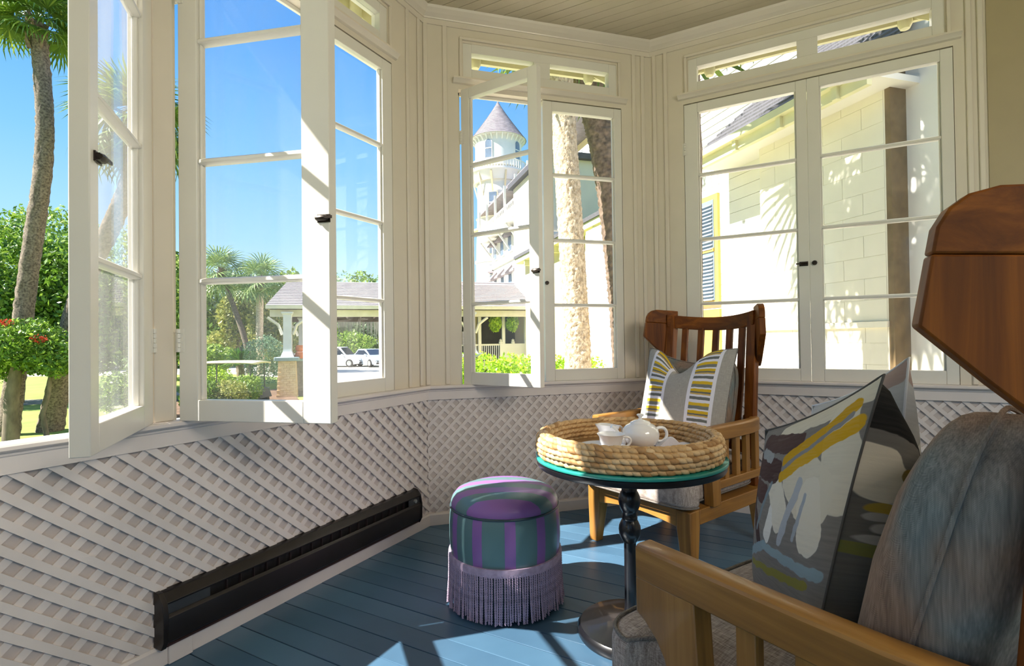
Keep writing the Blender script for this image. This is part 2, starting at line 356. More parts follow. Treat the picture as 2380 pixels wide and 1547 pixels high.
# mitred inward offset of the bay polyline
PTS = [Vector((XW, YS, 0)), Aend, Vector((0, 0, 0)), Vector((LB, 0, 0)), Cend, Vector((XE, YS, 0))]
NRM = [Vector((1, 0, 0)), NI['A'], NI['B'], NI['C'], Vector((-1, 0, 0))]
def miter(i):
    a, b = NRM[i - 1], NRM[i]; return (a + b) / (1 + a.dot(b))
MIT = {i: miter(i) for i in range(1, 5)}
def run(name, seg, prof, mat, parent=None, kind=None, smooth=None):
    # prof: (inward depth, z); runs along segment seg (1=A,2=B,3=C, 0/4 side walls) with mitred ends
    i, j = seg, seg + 1
    a = MIT.get(i, NRM[min(seg, 4)]); b = MIT.get(j, NRM[min(seg, 4)])
    path = [(PTS[i], a, (0, 0, 1)), (PTS[j], b, (0, 0, 1))]
    return M().sweep(path, prof).build(name, mat, parent, smooth=smooth, kind=kind)
SIDE = {0: 'west', 1: 'left', 2: 'back', 3: 'right', 4: 'east'}
SEGW = {1: 'A', 2: 'B', 3: 'C'}

# windows: (wall, s0, s1, meeting line)
WIN = {1: ('A', 1.42, 2.49, 1.955), 2: ('A', .26, 1.33, .795), 3: ('B', .195, 1.215, .695), 4: ('C', .205, 1.488, .860)}
TH = .055
walls = {}
for seg in (1, 2, 3):
    w = SEGW[seg]; T = WT(w); m = M(); Ls = SEND[w]
    ops = sorted((s0, s1) for (ww, s0, s1, _) in WIN.values() if ww == w)
    e0 = -.05; e1 = Ls + .05
    m.box(e0, e1, -TH, 0, -.25, ZB - .012, T)
    m.box(e0, e1, -TH, 0, ZT + .006, TB - .05, T)
    m.box(e0, e1, -TH, 0, TT + .05, 3.0, T)
    cur = c2 = e0
    for s0, s1 in ops:
        m.box(cur, s0, -TH, 0, ZB - .012, ZT + .006, T); cur = s1
        m.box(c2, s0 + .03, -TH, 0, TB - .05, TT + .05, T); c2 = s1 - .03
    m.box(cur, e1, -TH, 0, ZB - .012, ZT + .006, T); m.box(c2, e1, -TH, 0, TB - .05, TT + .05, T)
    walls[w] = struct(m.build('wall_%s' % SIDE[seg], m_wall))
# side walls behind the camera
m = M(); m.box(XW - .12, XW, YS, -3.2, -.25, .75); m.box(XW - .12, XW, YS, -3.2, 2.42, 3.0); m.box(XW - .12, XW, -3.2, Aend.y, -.25, 3.0); m.box(XW - .12, XW, YS, -5.2, .75, 2.42)
walls['W'] = struct(m.build('wall_west', m_wall))
m = M(); m.box(XE, XE + .12, YS, Cend.y, -.25, 3.0); walls['E'] = struct(m.build('wall_east', m_wall))
m = M(); m.box(XW - .12, -1.2, YS - .12, YS, -.25, 3.0); m.box(2.6, XE + .12, YS - .12, YS, -.25, 3.0); m.box(-1.2, 2.6, YS - .12, YS, -.25, .4); m.box(-1.2, 2.6, YS - .12, YS, 2.42, 3.0)
walls['S'] = struct(m.build('wall_front', m_wall))

# floor and ceiling boards, running square to the left wall
bd = Vector((-.7053, .7089)); bp_ = Vector((.7089, .7053))
def boards(name, base, z0, z1, width, gap, mats, kind, off=0.0):
    k = 0; p = -6.0 + off
    while p < 1.2:
        poly = clip(clip(ROOM, bp_.x, bp_.y, p + width - gap), -bp_.x, -bp_.y, -p); p += width
        if len(poly) < 3: continue
        area = abs(sum(poly[i][0] * poly[(i + 1) % len(poly)][1] - poly[(i + 1) % len(poly)][0] * poly[i][1] for i in range(len(poly)))) / 2
        if area < .002: continue
        dz = random.uniform(-.0007, .0007)
        M().prism(poly, z0 + dz, z1 + dz, lambda a, b, h: (a, b, h)).build(name, mats[k % len(mats)], base, bevel=.0012, seg=1); k += 1
fl = struct(M().prism([(XW - .1, YS - .1), (XE + .1, YS - .1), (XE + .1, Cend.y), (LB + .1, .1), (-.1, .1), (XW - .1, Aend.y)], -.10, -.025, lambda a, b, h: (a, b, h)).build('floor', m_dark))
m_fl2 = pm('blue_deck_paint_b', '476882', .38, .12, 2.5, .10, 30, col2='3b5972'); m_fl3 = pm('blue_deck_paint_c', '527590', .34, .1, 2.0, .10, 30, col2='456680')
boards('floorboard', fl, -.025, 0.0, .092, .0022, [m_floor, m_fl2, m_floor, m_fl3], 'floor')
ce = struct(M().prism([(XW - .1, YS - .1), (XE + .1, YS - .1), (XE + .1, Cend.y), (LB + .1, .1), (-.1, .1), (XW - .1, Aend.y)], ZC + .014, ZC + .06, lambda a, b, h: (a, b, h)).build('ceiling', m_dark))
boards('ceiling_board', ce, ZC, ZC + .014, .062, .0025, [m_ceil], 'ceiling', .02)

lampo = thing('fill_lamp', 'added fill lamp with a wide shade behind the viewer', 'lamp', (1.5, -4.5, 0))
M().lathe([(0, 0), (.2, 0), (.2, .02), (.02, .03), (.015, .04), (.015, 2.4), (0, 2.4)], 20).build('stand', m_trim, lampo, smooth=40)
hs = M().box(-.77, .77, -.47, .47, .03, .06).build('shade', m_trim, lampo, bevel=.01); hs.location = (0, 0, 2.45); hs.rotation_euler = lamp.rotation_euler
# mouldings
for seg in (1, 2, 3):
    par = walls[SEGW[seg]]
    struct(run('baseboard_%s' % SIDE[seg], seg, [(0, 0), (.024, 0), (.024, .056), (.018, .064), (0, .066)], m_latt))
    struct(run('trim_%d' % seg, seg, [(0, 2.797), (.014, 2.797), (.016, 2.803), (.022, 2.808), (.034, 2.818), (.05, 2.838), (.056, 2.85), (0, 2.85)], m_trim))
    rail = run('sill_rail', seg, [(0, HB + .0), (.022, HB), (.022, .728), (.026, .732), (.026, .738), (.04, .742), (.047, .748), (.047, .757), (.042, .762), (0, .762)], m_latt, par, smooth=30)
    run('frieze', seg, [(0, 2.768), (.008, 2.768), (.008, 2.798), (0, 2.798)], m_trim, par)
ls = M().box(1.30, 1.375, .02, .034, 0, .074, WT('A')).build('baseboard_block', m_latt, walls['A'], bevel=.002)

# lattice: a backing board, a rear layer of slats and a front layer crossing it
def lattice(w, spacing, ang, width, front_sign, back_spacing, th=.0078):
    T = WT(w); z0, z1 = .064, HB + .002; s0, s1 = 0.0, SEND[w]; par = walls[w]
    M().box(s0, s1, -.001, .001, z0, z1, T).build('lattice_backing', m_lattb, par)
    for layer, sgn, sp_, d0, d1 in ((0, -front_sign, back_spacing, .001, .001 + th), (1, front_sign, spacing, .001 + th, .001 + 2 * th)):
        dx, dz = math.cos(ang), sgn * math.sin(ang); nx, nz = -dz, dx
        per = sp_ * math.sin(ang); rect = [(s0 + .004, z0), (s1, z0), (s1, z1), (s0 + .004, z1)]
        ks = [x * nx + z * nz for x, z in rect]; k = math.floor(min(ks) / per) * per
        while k < max(ks):
            poly = clip(clip(rect, nx, nz, k + width), -nx, -nz, -k); k += per
            if len(poly) < 3: continue
            area = abs(sum(poly[i][0] * poly[(i + 1) % len(poly)][1] - poly[(i + 1) % len(poly)][0] * poly[i][1] for i in range(len(poly)))) / 2
            if area < 2e-4: continue
            M().prism(poly, d0, d1, lambda a, b, h: T(a, h, b)).build('lattice_slat', m_latt, par)
lattice('A', .081, R(41), .0215, 1, .081)
lattice('B', .065, R(45), .0175, 1, .065, .005)
lattice('C', .070, R(45), .0185, -1, .070, .005)

# battens and casings
def strip(w, s0, s1, z0, z1, d, name='batten', mat=m_trim, bev=.003):
    M().box(s0, s1, 0, d, z0, z1, WT(w)).build(name, mat, walls[w], bevel=bev)
for s_ in (.045, .140): strip('A', s_ - .012, s_ + .012, .764, 2.77, .008, bev=.005)
for s_ in (.012, .120, 1.300, 1.362): strip('B', s_ - .013, s_ + .013, .764, 2.77, .008, bev=.005)
for s_ in (.03, .099, 1.545, 1.589, 2.05): strip('C', s_ - .012, s_ + .012, .764, 2.77, .009, bev=.005)
for n_, (w, s0, s1, sm) in WIN.items():
    # border around the transom and the little ledge below it
    a, b = s0 + .008, s1 - .008
    strip(w, a, b, 2.705, 2.722, .013, 'transom_moulding'); strip(w, a, a + .016, 2.485, 2.705, .013, 'transom_moulding'); strip(w, b - .016, b, 2.485, 2.705, .013, 'transom_moulding')
    M().sweep([(wpt(w, s0 - .03), NI[w], (0, 0, 1)), (wpt(w, s1 + .03), NI[w], (0, 0, 1))], [(0, 2.452), (.014, 2.456), (.020, 2.466), (.034, 2.474), (.034, 2.484), (0, 2.486)]).build('transom_ledge', m_trim, walls[w], smooth=30)

M().box(1.612, 2.74, 0, .005, .764, 2.768, WT('C')).build('tan_falloff_panel', pm('tan_falloff_paint', 'a99a78', .5, .05, 3), walls['C'])  # tan panel, its colour darkened for the light falloff toward the right

# ------------------------------------------------------------------ windows
def latch(parent, P, ex, ey, flip=1, hand=True):
    # little bronze cupboard catch: plate, barrel, thumb turn.  P point on face, ex along width, ey out of face
    f = lambda x, y, z: tuple(P + ex * x + ey * y + Vector((0, 0, z)))
    m = M(); m.box(-.026, .016, .0, .004, -.012, .012, f); m.box(-.021, .014, .004, .012, -.008, .008, f)
    c1 = [f(x, .012, 0) for x in (-.024, -.016, .006, .016)]; m.tube(c1, [.005, .009, .009, .006], 8)
    m.prism([(.0, -.004), (.006, -.003), (.028, -.001), (.030, .004), (.006, .004), (0, .004)], -.004, .004, lambda a, b, h: f(-a - .012, .016 + b, h))
    return m.build('latch', m_bronze, parent, smooth=40)
def hinge(parent, P, ex, ey, h=.075):
    f = lambda x, y, z: tuple(P + ex * x + ey * y + Vector((0, 0, z)))
    m = M(); m.box(-.014, .016, 0, .003, -h / 2, h / 2, f)
    for k in range(5):
        z = -h / 2 + (k + .5) * h / 5; m.tube([f(0, .005, z - h / 11), f(0, .005, z + h / 11)], .0065, 8)
    return m.build('hinge', m_sash, parent, smooth=40)
def casement(parent, P, ex, ey, w, g0, g1, hinges=True, latch_x=None, latch_z=1.40, label=None, lflip=1, pane=None):
    # P hinge point at z=0, ex along the leaf away from the hinge, ey toward the face seen from the room
    t = .040; f = lambda x, y, z: tuple(P + ex * x + ey * y + Vector((0, 0, z)))
    m = M()
    m.box(.0, g0, -t, 0, ZB, ZT, f); m.box(g1, w, -t, 0, ZB, ZT, f); m.box(g0, g1, -t, 0, ZB, GB, f); m.box(g0, g1, -t, 0, GT, ZT, f)
    # putty rebates: narrow inner lip
    e = .008
    for x0, x1 in ((g0, g0 + e), (g1 - e, g1)): m.box(x0, x1, -t + .012, -.012, GB, GT, f)
    c = m.build('casement', m_sash, parent, bevel=.0025)
    if label: c['label'] = label
    for z in (M1, M2, M3):
        mm = M(); mm.prism([(-t + .006, -.010), (-.012, -.010), (-.004, -.005), (-.004, .005), (-.012, .010), (-t + .006, .010)], g0, g1, lambda a, b, h: f(h, a, z + b)); mm.build('muntin', m_sash, c, bevel=.001, seg=1)
    zs = [GB, M3, M2, M1, GT]
    for a, b in zip(zs[:-1], zs[1:]):
        M().box(g0, g1, -.024, -.021, a + .004, b - .004, f).build('glass_pane', pane or m_pane, c)
    if hinges:
        for z in (1.02, 2.15): hinge(c, P + Vector((0, 0, z)) + ex * .004, ex, ey)
    if latch_x is not None: latch(c, P + ex * latch_x + Vector((0, 0, latch_z)), ex * lflip, ey)
    return c
def winframe(n_, skip_label=None):
    w, s0, s1, sm = WIN[n_]; T = WT(w); m = M()
    # jambs and head lining inside the opening, and a stop on the outer side
    m.box(s0 - .004, s0 + .016, -TH - .006, -.046, ZB - .012, ZT + .006, T); m.box(s1 - .016, s1 + .004, -TH - .006, -.046, ZB - .012, ZT + .006, T); m.box(s0, s1, -TH - .006, -.046, ZT - .012, ZT + .006, T)
    m.box(s0 - .02, s1 + .02, -TH - .03, -.0, ZB - .03, ZB - .006, T)
    # transom frame and mullion
    a, b = s0 + .03, s1 - .03
    m.box(a - .002, a + .05, -.06, -.004, TB - .05, TT + .05, T); m.box(b - .05, b + .002, -.06, -.004, TB - .05, TT + .05, T)
    m.box(a + .05, b - .05, -.06, -.004, TB - .052, TB, T); m.box(a + .05, b - .05, -.06, -.004, TT, TT + .052, T); m.box(sm - .045, sm + .055, -.06, -.004, TB, TT, T)
    o = struct(m.build('window_%d' % n_, m_sash, bevel=.002))
    for g0, g1 in ((a + .05, sm - .045), (sm + .055, b - .05)):
        M().box(g0, g1, -.035, -.032, TB, TT, T).build('transom_pane', m_pane, o)
    return o
w1, w2, w3, w4 = [winframe(i) for i in (1, 2, 3, 4)]
Zv = Vector((0, 0, 1))
def leafdir(deg): return Vector((math.cos(R(deg)), math.sin(R(deg)), 0))
# window 1: its right leaf stands open into the room (hinged on the post between windows 1 and 2)
ex = leafdir(-84.7); ey = Vector((-ex.y, ex.x, 0));  ey = ey if ey.x > 0 else -ey
casement(w1, Vector((-.971, -1.020, 0)), ex, ey, .515, .098, .462, True, .478, 1.44, 'window leaf standing open, seen nearly edge on', 1, m_pane_d)
# window 2: left leaf open, right leaf closed
ex = leafdir(-27.3); ey = Vector((ex.y, -ex.x, 0)); ey = ey if ey.y < 0 else -ey
casement(w2, Vector((-.909, -.987, 0)), ex, ey, .535, .069, .441, True, .512, 1.385, 'window leaf swung open into the room, sun on its free stile', -1, glassmat('hazed_window_glass', dust_haze=.085))  # whitish film put in for the reflected haze on these panes
e_ = U['A']; casement(w2, wpt('A', .262), e_, NI['A'], .528, .068, .468, False)
# window 3: left leaf open, right closed
ex = leafdir(-49.6); ey = Vector((ex.y, -ex.x, 0)); ey = ey if ey.y < 0 else -ey
casement(w3, Vector((.209, -.001, 0)), ex, ey, .500, .055, .442, True, .478, 1.36, 'narrow window leaf swung open, sunlit at its free edge', -1)
casement(w3, wpt('B', 1.213), -U['B'], NI['B'], .514, .050, .456, False)
M().lathe([(.0, .012), (.010, .012), (.012, .004), (.012, 0)], 10).build('latch_keeper', m_bronze, w3, smooth=40).matrix_world = Matrix.Translation(wpt('B', .712, .0) + Zv * 1.34) @ Matrix.Rotation(R(90), 4, 'X')
# window 4: both leaves closed
casement(w4, wpt('C', .207), U['C'], NI['C'], .651, .078, .598, True, .628, 1.405, None, 1)
casement(w4, wpt('C', 1.486), -U['C'], NI['C'], .6272, .050, .568, False)
kp = M().lathe([(.0, .014), (.009, .014), (.013, .006), (.013, 0)], 12).build('latch_keeper', m_bronze, w4, smooth=40)
kp.matrix_world = Matrix.Translation(wpt('C', .882) + Zv * 1.407) @ Matrix.Rotation(R(90), 4, 'X') @ Matrix.Rotation(-aC, 4, 'Y')
# post between windows 1 and 2
strip('A', 1.345, 1.405, .762, 2.46, .014, 'window_post', m_trim)
# unseen windows added behind the camera to brighten the room
m = M(); m.box(XW - .10, XW - .02, -5.2, -5.14, .75, 2.42); m.box(XW - .10, XW - .02, -3.26, -3.2, .75, 2.42); m.box(XW - .10, XW - .02, -4.23, -4.17, .75, 2.42); m.box(XW - .10, XW - .02, -5.2, -3.2, .75, .80); m.box(XW - .10, XW - .02, -5.2, -3.2, 2.37, 2.42)
w5 = struct(m.build('window_5', m_sash)); M().box(XW - .062, XW - .058, -5.14, -3.26, .8, 2.37).build('glass_pane', m_pane, w5)
m = M()
for x in (-1.2, .04, 1.30, 2.54): m.box(x, x + .06, YS - .10, YS - .02, .4, 2.42)
m.box(-1.2, 2.6, YS - .10, YS - .02, .4, .46); m.box(-1.2, 2.6, YS - .10, YS - .02, 2.36, 2.42)
w6 = struct(m.build('window_6', m_sash)); M().box(-1.14, 2.54, YS - .062, YS - .058, .46, 2.36).build('glass_pane', m_pane, w6)

# roof of the bay with fascia, soffit, gutter and corner brackets
m_eave = pm('eave_cream_paint', 'd6d2a8', .5, .06, 4); m_shing = pm('roof_shingle', '4b4a4e', .9, .3, 30, .3, 90)
def offp(d): return [tuple(p) for p in [(PTS[0].x - d, PTS[0].y - d), ((PTS[1] - MIT[1] * d).x, (PTS[1] - MIT[1] * d).y), ((PTS[2] - MIT[2] * d).x, (PTS[2] - MIT[2] * d).y), ((PTS[3] - MIT[3] * d).x, (PTS[3] - MIT[3] * d).y), ((PTS[4] - MIT[4] * d).x, (PTS[4] - MIT[4] * d).y), (PTS[5].x + d, PTS[5].y - d)]]
roof = struct(M().prism(offp(.25), 2.96, 3.05, lambda a, b, h: (a, b, h)).build('roof_slab', m_shing)); roof.name = 'roof_over_bay'
for seg in (1, 2, 3):
    run('eave_soffit', seg, [(-.05, 2.80), (-.21, 2.80), (-.21, 2.96), (-.05, 2.96)], m_eave, roof)
    run('eave_fascia', seg, [(-.185, 2.685), (-.21, 2.685), (-.21, 2.96), (-.185, 2.96)], m_eave, roof)
    run('gutter', seg, [(-.21, 2.80), (-.25, 2.81), (-.28, 2.85), (-.28, 2.90), (-.27, 2.90), (-.27, 2.86), (-.24, 2.83), (-.21, 2.82)], m_eave, roof)
for seg in (1, 2, 3):
    w = SEGW[seg]; T = WT(w)
    ends = [(SEND[w], -1)] if w == 'A' else [(0, 1), (SEND[w], -1)] if w == 'B' else [(0, 1), (1.66, -1)]
    if w == 'A': ends = [(0, 1)]
    for s_, d in ends:
        a0 = Vector(T(s_ + d * .16, -.06, 2.585)); a1 = Vector(T(s_ + d * .30, -.19, 2.73)); sd = (a1 - a0).cross(Zv).normalized(); upv = sd.cross(a1 - a0).normalized()
        M().sweep([(a0, sd, upv), (a1, sd, upv)], [(-.022, -.022), (.022, -.022), (.022, .022), (-.022, .022)]).build('corner_bracket', m_eave, roof)
        c = Vector(T(s_ + d * .335, -.175, 0)); M().lathe([(0, 2.64), (.022, 2.645), (.034, 2.67), (.034, 2.76), (0, 2.76)], 14, (c.x, c.y, 0)).build('bracket_drop', m_eave, roof, smooth=40)

# ------------------------------------------------------------------ baseboard heater
hx = thing('baseboard_heater', 'long dark brown baseboard heater along the foot of the left lattice wall', 'heater')
hx.matrix_world = Matrix.Identity(4)
TA = WT('A'); s0, s1 = .135, 1.405
def hprism(prof, a, b, name, mat, bev=.0): M().prism(prof, a, b, lambda d, z, h: TA(h, d, z)).build(name, mat, hx, bevel=bev)
hprism([(.011, .070), (.018, .070), (.018, .228), (.011, .228)], s0, s1, 'back_plate', m_heat)
hprism([(.011, .222), (.034, .222), (.052, .206), (.058, .200), (.060, .206), (.038, .232), (.011, .235)], s0, s1, 'top_hood', m_heat, .001)
hprism([(.048, .158), (.058, .170), (.066, .160), (.064, .088), (.056, .078), (.052, .084)], s0, s1, 'front_cover', m_heat, .001)
hprism([(.018, .070), (.05, .066), (.052, .074), (.018, .078)], s0, s1, 'bottom_lip', pm('rust_brown', '3b2622', .5, .2, 20))
hprism([(.018, .09), (.030, .09), (.030, .21), (.018, .21)], s0 + .02, s1 - .02, 'inner_void', m_heatin)
for a, b in ((s0 - .004, s0 + .004), (s1 - .012, s1 + .004)): hprism([(.011, .064), (.052, .064), (.067, .09), (.068, .165), (.060, .208), (.038, .234), (.011, .237)], a, b, 'end_cap', m_heat, .0015)
hprism([(.050, .165), (.055, .165), (.055, .203), (.050, .206)], s1 - .15, s1 - .012, 'side_panel', pm('heater_grey', '35373a', .4, .1, 20)); hprism([(.050, .165), (.055, .165), (.055, .203), (.050, .206)], s0 + .004, s0 + .09, 'side_panel', MATS['heater_grey'])
x = s0 + .12
while x < s1 - .17:
    hprism([(.040, .160), (.0505, .164), (.0505, .204), (.040, .208)], x, x + .0022, 'grille_fin', m_finned); x += .052
kn = M().lathe([(0, .010), (.009, .010), (.011, .0), (.0, .0)], 14).build('thermostat_knob', m_steel, hx, smooth=40)
kn.matrix_world = Matrix.Translation(Vector(TA(s0 + .045, .056, .186))) @ Matrix.Rotation(math.atan2(NI['A'].y, NI['A'].x), 4, 'Z') @ Matrix.Rotation(R(90), 4, 'Y')

# ------------------------------------------------------------------ armchairs (local x forward, y to the sitter's left, z up)
def superbox(a, b, c, e1=.22, e2=.16, nu=40, nv=20, mod=None):
    # rounded cushion block, half sizes a,b,c
    sg = lambda t, e: math.copysign(abs(t) ** e, t)
    P = []
    for i in range(nu + 1):
        u = -math.pi + 2 * math.pi * i / nu; row = []
        for j in range(nv + 1):
            v = -math.pi / 2 + math.pi * j / nv
            x = a * sg(math.cos(v), e1) * sg(math.cos(u), e2); y = b * sg(math.cos(v), e1) * sg(math.sin(u), e2); z = c * sg(math.sin(v), e1)
            row.append(mod(x, y, z) if mod else (x, y, z))
        P.append(row)
    return M().sheet(P)
def make_chair():
    t = thing('wingback_armchair', 'x', 'chair')
    Lx = lambda a, b, h: (a, h, b)         # prism in the side plane: (forward, z) extruded over y
    # legs
    for sy in (1, -1):
        yo = .292 * sy; yi = .222 * sy; yb = .244 * sy
        m = M(); z = .276
        m.add([(.052, yo, 0), (.052, yb, 0), (.008, yb, 0), (.008, yo, 0), (.060, yo, .20), (.060, yi, .20), (-.012, yi, .20), (-.012, yo, .20), (.060, yo, z), (.060, yi, z), (-.012, yi, z), (-.012, yo, z)],
              [(0, 1, 2, 3), (8, 9, 10, 11), (0, 1, 5, 4), (1, 2, 6, 5), (2, 3, 7, 6), (3, 0, 4, 7), (4, 5, 9, 8), (5, 6, 10, 9), (6, 7, 11, 10), (7, 4, 8, 11)])
        m.build('leg', HW[2], t, bevel=.004)
        m = M(); m.add([(-.60, yo, 0), (-.60, yb, 0), (-.56, yb, 0), (-.56, yo, 0), (-.575, yo, .276), (-.575, yi, .276), (-.515, yi, .276), (-.515, yo, .276)], [(0, 1, 2, 3), (4, 5, 6, 7), (0, 1, 5, 4), (1, 2, 6, 5), (2, 3, 7, 6), (3, 0, 4, 7)])
        m.build('leg', HW[2], t, bevel=.004)
        M().box(-.515, -.012, min(yi, yo - .0), max(yi, yo), .212, .276).build('side_rail', HW[0], t, bevel=.003)
    pts = [(-.222, .276), (.222, .276), (.222, .200)] + [(.222 - .444 * k / 12, .200 + .022 * math.sin(math.pi * k / 12)) for k in range(1, 12)] + [(-.222, .200)]
    M().prism(pts, .028, .056, lambda a, b, h: (h, a, b)).build('front_rail', HW[1], t, bevel=.003)
    M().box(-.575, -.54, -.222, .222, .205, .276).build('back_rail', HW[1], t, bevel=.003)
    for sy in (1, -1):
        # arm: rail curving inward at the back
        cl = [(.0, .291), (-.10, .291), (-.20, .291), (-.32, .291), (-.42, .289), (-.49, .281), (-.535, .264), (-.565, .236), (-.582, .20)]
        path = []
        for i, (x, y) in enumerate(cl):
            p0, p1 = cl[max(i - 1, 0)], cl[min(i + 1, len(cl) - 1)]; d = Vector((p1[0] - p0[0], (p1[1] - p0[1]) * sy, 0)).normalized()
            path.append(((x, y * sy, .586), Vector((-d.y, d.x, 0)), (0, 0, 1)))
        M().sweep(path, [(-.0235, -.032), (.0235, -.032), (.0235, .026), (.017, .032), (-.017, .032), (-.0235, .026)]).build('arm', HW[0], t, bevel=.003, seg=1)
        # front post with its bracket
        po = [(.0, .556), (.0, .489), (-.022, .478), (-.048, .456), (-.066, .430), (-.077, .395), (-.083, .340), (-.086, .276), (-.146, .276), (-.140, .42), (-.132, .556)]
        M().prism(po, .266 * sy, .313 * sy, Lx).build('arm_post', HW[2], t, bevel=.003)
        M().box(-.545, -.14, min(.270 * sy, .305 * sy), max(.270 * sy, .305 * sy), .340, .376).build('lower_rail', HW[0], t, bevel=.003)
        for x in (-.220, -.315, -.405, -.49):
            M().box(x - .017, x + .017, min(.276 * sy, .300 * sy), max(.276 * sy, .300 * sy), .374, .556).build('arm_slat', HW[2], t, bevel=.002)
        # back upright
        up = [(-.575, .276), (-.535, .276), (-.528, .62), (-.555, .95), (-.575, 1.13), (-.625, 1.13), (-.600, .95), (-.572, .62)]
        M().prism(up, .215 * sy, .262 * sy, Lx).build('back_post', DW[2], t, bevel=.003)
        # wing: a thick plank flaring out and forward from the upright, in two boards
        F0, F1 = Vector((-.610, .250 * sy, 0)), Vector((-.470, .347 * sy, 0)); dw = (F1 - F0); Lw = dw.length; dw.normalize(); nw = Vector((-dw.y, dw.x, 0))
        wf = lambda a, b, h: tuple(F0 + dw * a + nw * h + Vector((0, 0, b)))
        front = lambda z: Lw + .0 - (z - 1.02) * .17
        lo = [(-.01, .86), (.03, .885), (Lw * .62, .955), (Lw, 1.020), (front(1.10), 1.100), (-.03, 1.086)]
        hi = [(-.03, 1.0865), (front(1.10), 1.1005), (front(1.13), 1.130), (front(1.15) - .008, 1.150), (front(1.163) - .024, 1.164), (front(1.17) - .05, 1.170), (.0, 1.163), (-.03, 1.160)]
        w_ = M().prism(lo, -.014, .014, wf).build('wing', DW[2], t, bevel=.003, label='wing board with slanting lower edge')
        M().prism(hi, -.014, .014, wf).build('wing_top_board', DW[0], w_, bevel=.003)
    # bowed top rail and slats
    bow = lambda y: -.655 + 1.25 * y * y
    path = []
    for k in range(15):
        y = -.258 + .516 * k / 14; d = Vector((2.5 * y, 1, 0)).normalized(); path.append(((bow(y), y, 1.082 + .35 * y * y), Vector((d.y, -d.x, 0)), (0, 0, 1)))
    M().sweep(path, [(-.013, -.036), (.013, -.036), (.013, .036), (-.013, .036)]).build('top_rail', DW[1], t, bevel=.003, seg=1)
    path = [((bow(y) + .09, y, .47), Vector((1, 0, 0)), (0, 0, 1)) for y in (-.25, -.12, 0, .12, .25)]
    M().sweep(path, [(-.012, -.03), (.012, -.03), (.012, .03), (-.012, .03)]).build('lower_back_rail', DW[1], t, bevel=.003)
    for y in (-.168, -.084, 0, .084, .168):
        x1 = bow(y); M().sweep([((x1 + .09, y, .48), (1, 0, 0), (0, 1, 0)), ((x1 + .04, y, .75), (1, 0, 0), (0, 1, 0)), ((x1 + .002, y, 1.06), (1, 0, 0), (0, 1, 0))], [(-.009, -.017), (.009, -.017), (.009, .017), (-.009, .017)]).build('back_slat', DW[2], t, bevel=.002)
    # seat cushion with piping
    a, b, c = .335, .262, .078
    def crown(x, y, z):
        k = (1 - (x / a) ** 2) * (1 - (y / b) ** 2); dz = (.018 if z > 0 else -.0) * max(k, 0)
        q = min(max((x - .225) / .03, 0), 1); q = q * q * (3 - 2 * q)
        return (x - .225 , y * (1 + .22 * q), z + .358 + dz)
    sc = superbox(a, b, c, .30, .22, 64, 24, crown).build('seat_cushion', m_seat, t, smooth=60)
    for zz in (.420, .298):
        loop = []
        for i in range(97):
            u = 2 * math.pi * i / 96; sg = lambda q, e: math.copysign(abs(q) ** e, q)
            X_, Y_, Z_ = crown(a * .99 * sg(math.cos(u), .24), b * .99 * sg(math.sin(u), .24), 0); loop.append((X_, Y_, zz))
        M().tube(loop, .0042, 6, False).build('piping', m_piping, sc, smooth=60)
    # back cushion
    def bmod(x, y, z):
        k = max(0, 1 - (y / .255) ** 2) * max(0, 1 - (z / .25) ** 2)
        x2 = x * (.5 + .75 * k ** .6); 
        zz = z - (.05 * max(0, 1 - (y / .2) ** 2) if z > .1 else 0) * max(0, (z - .1) / .15)
        return (x2 - .445 - .12 * (z / .25) * .55, y * (1 - .05 * (z / .25) ** 2), zz + .675)
    bc = superbox(.095, .255, .255, .42, .30, 56, 28, bmod).build('back_cushion', m_backc, t, smooth=60)
    loop = []
    for i in range(65):
        u = 2 * math.pi * i / 64; sg = lambda q, e: math.copysign(abs(q) ** e, q)
        loop.append(bmod(0.0, .257 * sg(math.cos(u), .36), .257 * sg(math.sin(u), .36)))
    M().tube(loop, .0032, 6, False).build('piping', m_backc, bc, smooth=60)
    return t
ch1 = make_chair()
ch2 = copy_tree(ch1)
[setattr(c_, 'location', (0, -.05, -.01)) for c_ in ch1.children if c_.name.startswith('back_cushion')]
ch1.location = (.914, -.712, 0); ch1.rotation_euler = (0, 0, 3.524)
ch2.location = (.454, -1.915, 0); ch2.rotation_euler = (0, 0, 1.869)
tag(ch1, 'slatted wooden wingback armchair in the far corner between the windows, holding a striped cushion', 'chair', 'wingback armchairs around the tea table')
tag(ch2, 'large foreground wooden wingback armchair with grey back cushion, its dark wing cut by the frame', 'chair', 'wingback armchairs around the tea table')

